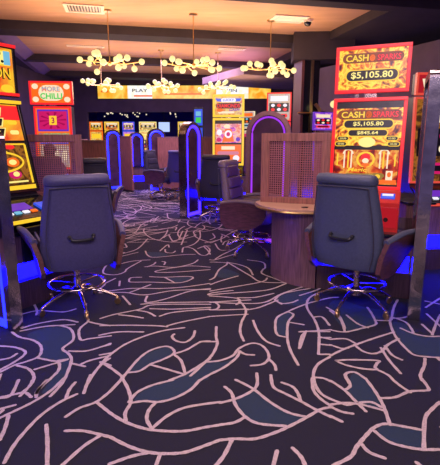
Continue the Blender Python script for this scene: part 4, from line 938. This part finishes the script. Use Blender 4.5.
def a_chilli_top(bm, w, h):
    rect(bm, 0, 0, w, h, 0, 1)
    for x in (-.40, .40):
        for z in (-.33, .33): disc(bm, x*w, z*h, w*.08, h*.14, 1, 2)
    pill(bm, 0, 0, w*.64, h*.80, 1, 3)
    text(bm, 'MORE', 0, h*.20, w*.46, h*.26, 2, 4, .03); text(bm, 'CHILLI', 0, -h*.16, w*.56, h*.30, 3, 5, .03); text(bm, 'MORE', 0.003, h*.205, w*.44, h*.20, 4, 6, .0)
    return [E_ORG, E_CRM, E_ORG, E_GRN, E_CYN]
def a_chilli(bm, w, h):
    rect(bm, 0, 0, w, h, 0, 1); rect(bm, 0, h*.30, w*.92, h*.36, 1, 2); rect(bm, 0, h*.30, w*.84, h*.30, 2, 3)
    for i in range(10):
        a = i*PI/5; poly(bm, [(0, h*.30), (w*.4*math.cos(a), h*.30+h*.14*math.sin(a)), (w*.4*math.cos(a+.2), h*.30+h*.14*math.sin(a+.2))], 3, 4)
    rect(bm, 0, h*.30, w*.22, h*.15, 4, 5); text(bm, '3', 0, h*.30, w*.09, h*.10, 3, 6, .03)
    rect(bm, 0, h*.02, w*.92, h*.14, 5, 2); rect(bm, -w*.2, -h*.005, w*.3, h*.05, 4, 3); rect(bm, w*.15, h*.03, w*.3, h*.06, 6, 3)
    rect(bm, 0, -h*.30, w*.86, h*.38, 7, 3); rect(bm, 0, -h*.085, w*.86, h*.03, 8, 4)
    for x in (-.25, .05, .3): disc(bm, x*w, -h*.28, w*.09, h*.09, (9, 3, 0)[int(x*10) % 3], 5)
    return [E_ORG, E_PUR, E_MAG, emi('crimson_glow', (.5, .0, .1), .7), E_YEL, MIXA, E_GRN, CREAMA, E_BLU, E_CRM]
machine((-3.14, 8.50, 0), R(6), .68, 'red and magenta machine behind the left mesh screen with chilli sign on top', art_main=a_chilli, art_top=a_chilli_top, rim=E_RED, zs=.92, hs=1.18, lean=3, ht=.42, topw=.78, gap=.03, base=.80, body=CAB)

def a_diamond_top(bm, w, h):
    rect(bm, 0, 0, w, h, 0, 1); pill(bm, 0, h*.30, w*.55, h*.22, 2, 3); poly(bm, [(-w*.48, h*.40), (-w*.2, h*.38), (-w*.25, h*.22), (-w*.42, h*.24)], 1, 2); poly(bm, [(w*.48, h*.40), (w*.2, h*.38), (w*.25, h*.22), (w*.42, h*.24)], 1, 2)
    text(bm, 'LUCKY', 0, h*.31, w*.40, h*.13, 1, 4, .02); pill(bm, 0, 0, w*.92, h*.30, 3, 3); text(bm, 'DIAMONDS', 0, 0, w*.84, h*.22, 4, 4, .03)
    text(bm, 'CASH', w*.22, -h*.22, w*.38, h*.14, 5, 4, .03, .2); pill(bm, -w*.08, -h*.36, w*.6, h*.12, 6, 3); disc(bm, -w*.32, -h*.24, w*.12, h*.10, 7, 4)
    return [art('amber_art', [(.9, .2, .05), (1, .5, .1), (1, .75, .3), (.8, .15, .1)], 8, .8), E_BLU, E_WHT, E_BLK, E_RED, E_PUR, E_CRM, E_ORG]
def a_diamond(bm, w, h):
    rect(bm, 0, 0, w, h, 3, 1); rect(bm, 0, h*.20, w*.96, h*.44, 0, 2)
    poly(bm, [(-w*.22, h*.0), (-w*.12, h*.30), (w*.12, h*.30), (w*.22, h*.0)], 1, 3); disc(bm, 0, h*.18, w*.14, h*.09, 2, 4); disc(bm, 0, h*.18, w*.07, h*.05, 5, 5)
    disc(bm, -w*.05, h*.36, w*.12, h*.05, 4, 4); disc(bm, w*.2, h*.38, w*.10, h*.04, 6, 4); disc(bm, -w*.35, h*.05, w*.09, h*.05, 5, 4); disc(bm, w*.36, h*.06, w*.08, h*.05, 7, 4); disc(bm, -w*.33, h*.22, w*.1, h*.07, 2, 4)
    rect(bm, 0, -h*.26, w*.96, h*.40, 1, 2); rect(bm, 0, -h*.14, w*.5, h*.08, 4, 3); pill(bm, 0, -h*.26, w*.8, h*.08, 6, 3); disc(bm, -w*.3, -h*.38, w*.12, h*.07, 5, 4); disc(bm, w*.3, -h*.38, w*.12, h*.07, 2, 4)
    return [PINKA, E_ORG, E_WHT, E_BLK, E_CRM, E_MAG, emi('pink_glow', (.8, .25, .35), .8), E_PUR]
mY = machine((.17, 9.45, 0), R(-6), .66, 'yellow framed machine with pink lower screen in mid aisle', art_main=a_diamond, art_top=a_diamond_top, rim=E_YEL, zs=.95, hs=.98, lean=4, ht=.46, rimw=.045, gap=.02, base=.80)

def simple_art(bg, mid, dot, s=None, sc=E_RED):
    def f(bm, w, h):
        rect(bm, 0, 0, w, h, 0, 1); rect(bm, 0, h*.32, w*.8, h*.2, 1, 2); rect(bm, 0, -h*.02, w*.9, h*.34, 3, 2)
        for i in range(3):
            for j in range(2): disc(bm, (-.28+.28*i)*w, (.06-.16*j)*h, w*.09, min(h*.06, w*.09), 2 if (i+j) % 2 else 1, 3)
        pill(bm, 0, -h*.34, w*.8, h*.14, 2, 2); pill(bm, 0, -h*.34, w*.6, h*.07, 3, 3)
        if s: text(bm, s, 0, h*.32, w*.7, h*.13, 4, 3, .03)
        return [bg, mid, dot, E_BLK, sc]
    return f
def z_top(bm, w, h):
    rect(bm, 0, 0, w, h, 3, 1); poly(bm, [(-w*.44, h*.28), (w*.45, h*.42), (w*.45, -h*.12), (-w*.40, -h*.22)], 1, 2); text(bm, 'LINK', -w*.02, h*.08, w*.7, h*.36, 4, 3, .04)
    rect(bm, 0, -h*.34, w*.8, h*.16, 2, 2); text(bm, 'POWER', 0, -h*.34, w*.6, h*.10, 3, 3, .02); return [FIRE, E_CRM, E_YEL, E_RED2, E_RED]
machine((2.66, 5.30, 0), R(2), .78, 'machine at the right border with cream and red top sign', art_main=simple_art(DARKA, E_CRM, E_MAG, '777'), art_top=z_top, rim=emi('glow_coral', (1, .10, .06), .7), zs=.98, hs=1.0, lean=3, ht=.25, rimw=.025, gap=.02, base=.80)
machine((1.30, 10.1, 0), R(-12), .54, 'small red rimmed machine between the bronze arch and the dark column', art_main=simple_art(CREAMA, E_RED, E_WHT), art_top=simple_art(CREAMA, E_WHT, E_RED, None), rim=E_RED, zs=.95, hs=.92, ht=.62, base=.0, gap=.02, rimw=.03)
machine((2.02, 8.7, 0), R(22), .44, 'purple and pink machine seen just left of the jackpot machine', art_main=simple_art(MIXA, E_MAG, E_RED), art_top=simple_art(PURA, E_CRM, E_RED), rim=E_PUR, zs=.9, hs=.72, lean=6, ht=.34, base=.0, rimw=.02)
machine((0.62, 10.9, 0), R(-35), .42, 'dim rose coloured machine right of the yellow framed machine', art_main=simple_art(CREAMA, E_MAG, E_WHT), art_top=simple_art(CREAMA, E_ORG, E_CYN), rim=E_CRM, zs=.95, hs=.75, ht=.40, base=.0, rimw=.012)
far = [(-4.34, 'leftmost far machine below the sign, gold screens', GOLDA, E_YEL, 'GOLD'), (-3.78, 'second far machine from the left below the sign, amber dots', GOLDA, E_ORG, 'KING'),
       (-3.20, 'far machine with purple star screen below the sign', PURA, E_YEL, '*'), (-2.52, 'far machine with gold frame, right of the purple star machine', GOLDA, E_LEM, 'RICH'), (-1.28, 'rightmost far machine below the sign, beside the dark pier', MIXA, E_ORG, 'JADE')]
for i, (x, lb, A, D_, s) in enumerate(far):
    machine((x, 15.75, 0), R((-6, 4, 0, 3, -8)[i]), (.46, .50, .42, .60, .40)[i], lb, art_main=simple_art(A, D_, E_ORG if i != 2 else E_WHT, s if i != 2 else None, E_YEL), art_top=simple_art(A, E_CRM, D_), rim=(E_ORG, E_YEL, E_BLU, E_LEM, E_YEL)[i], zs=.92, hs=.85, ht=.30, base=.80, rimw=.025, gap=.02)
# television and slim info screens in the distance
tv = thing('television', 'small pale blue television on the far back, left of the dark pier', 'television', (-2.05, 16.6, 1.93), 0)
bm = BM(); box(bm, -.22, .22, 0, .05, -.20, .20, 0, .006); obj('casing', bm, BLACK, tv)
bm = BM(); rect(bm, 0, 0, .40, .34, 0, 1); obj('picture', bm, emi('tv_picture', (.45, .6, 1.0), 1.1), tv)
bm = BM(); tube(bm, [(0, .04, .19), (0, .04, 1.57)], .02, 8); obj('ceiling_pole', bm, BLACK, tv)
ip = thing('info_totem', 'slim upright blue and green screen beside the yellow framed machine', 'display', (-.49, 10.3, 0), R(-8))
bm = BM(); box(bm, -.11, .11, 0, .08, 0, 2.2, 0, .006); obj('casing', bm, BLACK, ip)
bm = BM(); rect(bm, 0, 1.98, .19, .36, 0, 1); rect(bm, 0, 2.06, .12, .10, 1, 2); rect(bm, 0, 1.92, .12, .12, 2, 2); rect(bm, 0, 1.5, .19, .5, 0, 1); obj('picture', bm, [E_BLU, E_CYN, E_GRN], ip)
wl = tag(obj('wall_lamp', (lambda b: (ball(b, (0, 0, 0), .07, 2), b)[1])(BM()), GLOBE, None, True), 'round glowing wall lamp just left of the jackpot machine', 'lamp'); wl.location = (2.14, 8.6, 2.14)
# small glowing balls standing in for lights reflected far back
for i in range(26):
    rnd = random.Random(i*3+1)
    if i == 0: b0 = obj('reflection_dot', (lambda b: (ball(b, (0, 0, 0), .028, 1), b)[1])(BM()), E_CRM, None, True); o = b0
    else: o = b0.copy(); COL.objects.link(o)
    cx = (-4.1, -3.5, -2.9, -1.9)[i % 4]
    o.location = (cx+rnd.uniform(-.28, .28), 16.9+rnd.uniform(0, .5), 2.40+rnd.uniform(-.09, .10)); tag(o, 'small glowing dot for a reflected light in the far cluster above the distant machines', 'bulb', 'far reflected lights')

# ------------------------------------------------------------------ seated person behind the left mesh screen
SKIN = pbr('skin', (0.42, 0.24, 0.18), 0.55, noise=0.05); HAIR = pbr('dark_hair', (0.025, 0.018, 0.018), 0.5, noise=0.2)
SHIRT = pbr('mauve_shirt', (0.22, 0.13, 0.17), 0.85, noise=0.35, scale=14); TROU = pbr('dark_trousers', (0.03, 0.03, 0.05), 0.85)
def skinmesh(name, V, Ed, rad, mat, parent, root=0, sub=2):
    me = bpy.data.meshes.new(name); me.from_pydata([tuple(v) for v in V], Ed, []); o = bpy.data.objects.new(name, me); COL.objects.link(o); o.parent = parent
    me.materials.append(mat); md = o.modifiers.new('skin', 'SKIN'); md.use_smooth_shade = True
    sv = me.skin_vertices[0].data
    for i, r in enumerate(rad): sv[i].radius = (r, r) if not isinstance(r, tuple) else r; sv[i].use_root = (i == root)
    s = o.modifiers.new('subdivision', 'SUBSURF'); s.levels = sub; s.render_levels = sub
    return o
pr = thing('person', 'seated person with dark hair and mauve top behind the left mesh screen', 'person', (-2.98, 7.78, 0), R(8))
J = {}; V = []; Ed = []; rad = []
def jv(n, p, r, par=None):
    J[n] = len(V); V.append(p); rad.append(r)
    if par: Ed.append((J[par], J[n]))
jv('pelvis', (0, -.02, .66), .12)
jv('waist', (0, -.01, .80), .105, 'pelvis'); jv('chest', (0, .02, 1.0), (.135, .10), 'waist'); jv('neckbase', (0, .03, 1.13), .06, 'chest'); jv('neck', (0, .05, 1.18), .048, 'neckbase')
jv('jaw', (0.01, .085, 1.235), .062, 'neck'); jv('head', (.01, .075, 1.30), .083, 'jaw'); jv('crown', (.01, .065, 1.365), .055, 'head'); jv('nose', (.015, .175, 1.285), .013, 'head')
for s, n in ((-1, 'l'), (1, 'r')):
    jv('ear'+n, (.01+s*.088, .07, 1.285), .014, 'head')
    jv('sh'+n, (s*.17, .02, 1.08), .055, 'neckbase'); jv('el'+n, (s*.23, .13, .90), .040, 'sh'+n); jv('wr'+n, (s*.16, .36, .945), .026, 'el'+n); jv('palm'+n, (s*.14, .43, .955), (.036, .018), 'wr'+n)
    for k in range(4):
        x0 = s*.14+(-.03+.02*k); L = (.030, .036, .034, .026)[k]
        jv('f%s%da' % (n, k), (x0, .455, .955), .0085, 'palm'+n); jv('f%s%db' % (n, k), (x0, .455+L, .950), .008, 'f%s%da' % (n, k)); jv('f%s%dc' % (n, k), (x0, .455+L*1.8, .930), .007, 'f%s%db' % (n, k))
    jv('t%sa' % n, (s*.14-s*.04, .405, .95), .010, 'palm'+n); jv('t%sb' % n, (s*.14-s*.06, .43, .94), .009, 't%sa' % n)
    jv('hip'+n, (s*.09, .02, .64), .095, 'pelvis'); jv('kn'+n, (s*.12, .43, .62), .062, 'hip'+n); jv('an'+n, (s*.12, .36, .26), .04, 'kn'+n); jv('to'+n, (s*.12, .48, .235), .036, 'an'+n)
skinmesh('body', V, Ed, rad, SKIN, pr)
skinmesh('shirt', [(0, -.02, .67), (0, -.01, .80), (0, .02, 1.0), (0, .03, 1.125), (-.17, .02, 1.075), (-.23, .125, .905), (.17, .02, 1.075), (.23, .125, .905)],
         [(0, 1), (1, 2), (2, 3), (3, 4), (4, 5), (3, 6), (6, 7)], [.14, .125, (.155, .12), .075, .072, .056, .072, .056], SHIRT, pr)
skinmesh('trousers', [(0, -.02, .65), (-.09, .02, .64), (-.12, .43, .62), (-.12, .36, .30), (.09, .02, .64), (.12, .43, .62), (.12, .36, .30)],
         [(0, 1), (1, 2), (2, 3), (0, 4), (4, 5), (5, 6)], [.13, .105, .072, .052, .105, .072, .052], TROU, pr)
bm = BM(); ball(bm, (.01, .045, 1.325), .105, 3, 0, (1, 1.02, 1.0))
ball(bm, (.01, .0, 1.25), .085, 3, 0, (1.0, .8, 1.3)); obj('hair', bm, HAIR, pr, True)
for s in (-1, 1):
    bm = BM(); ball(bm, (.01+s*.032, .148, 1.305), .011, 1); obj('eye', bm, pbr('eye_white', (.7, .7, .7), .2), pr, True)
bm = BM(); ball(bm, (.012, .150, 1.245), .014, 1, 0, (1.7, .5, .5)); obj('mouth', bm, pbr('lips', (.4, .12, .1), .5), pr, True)
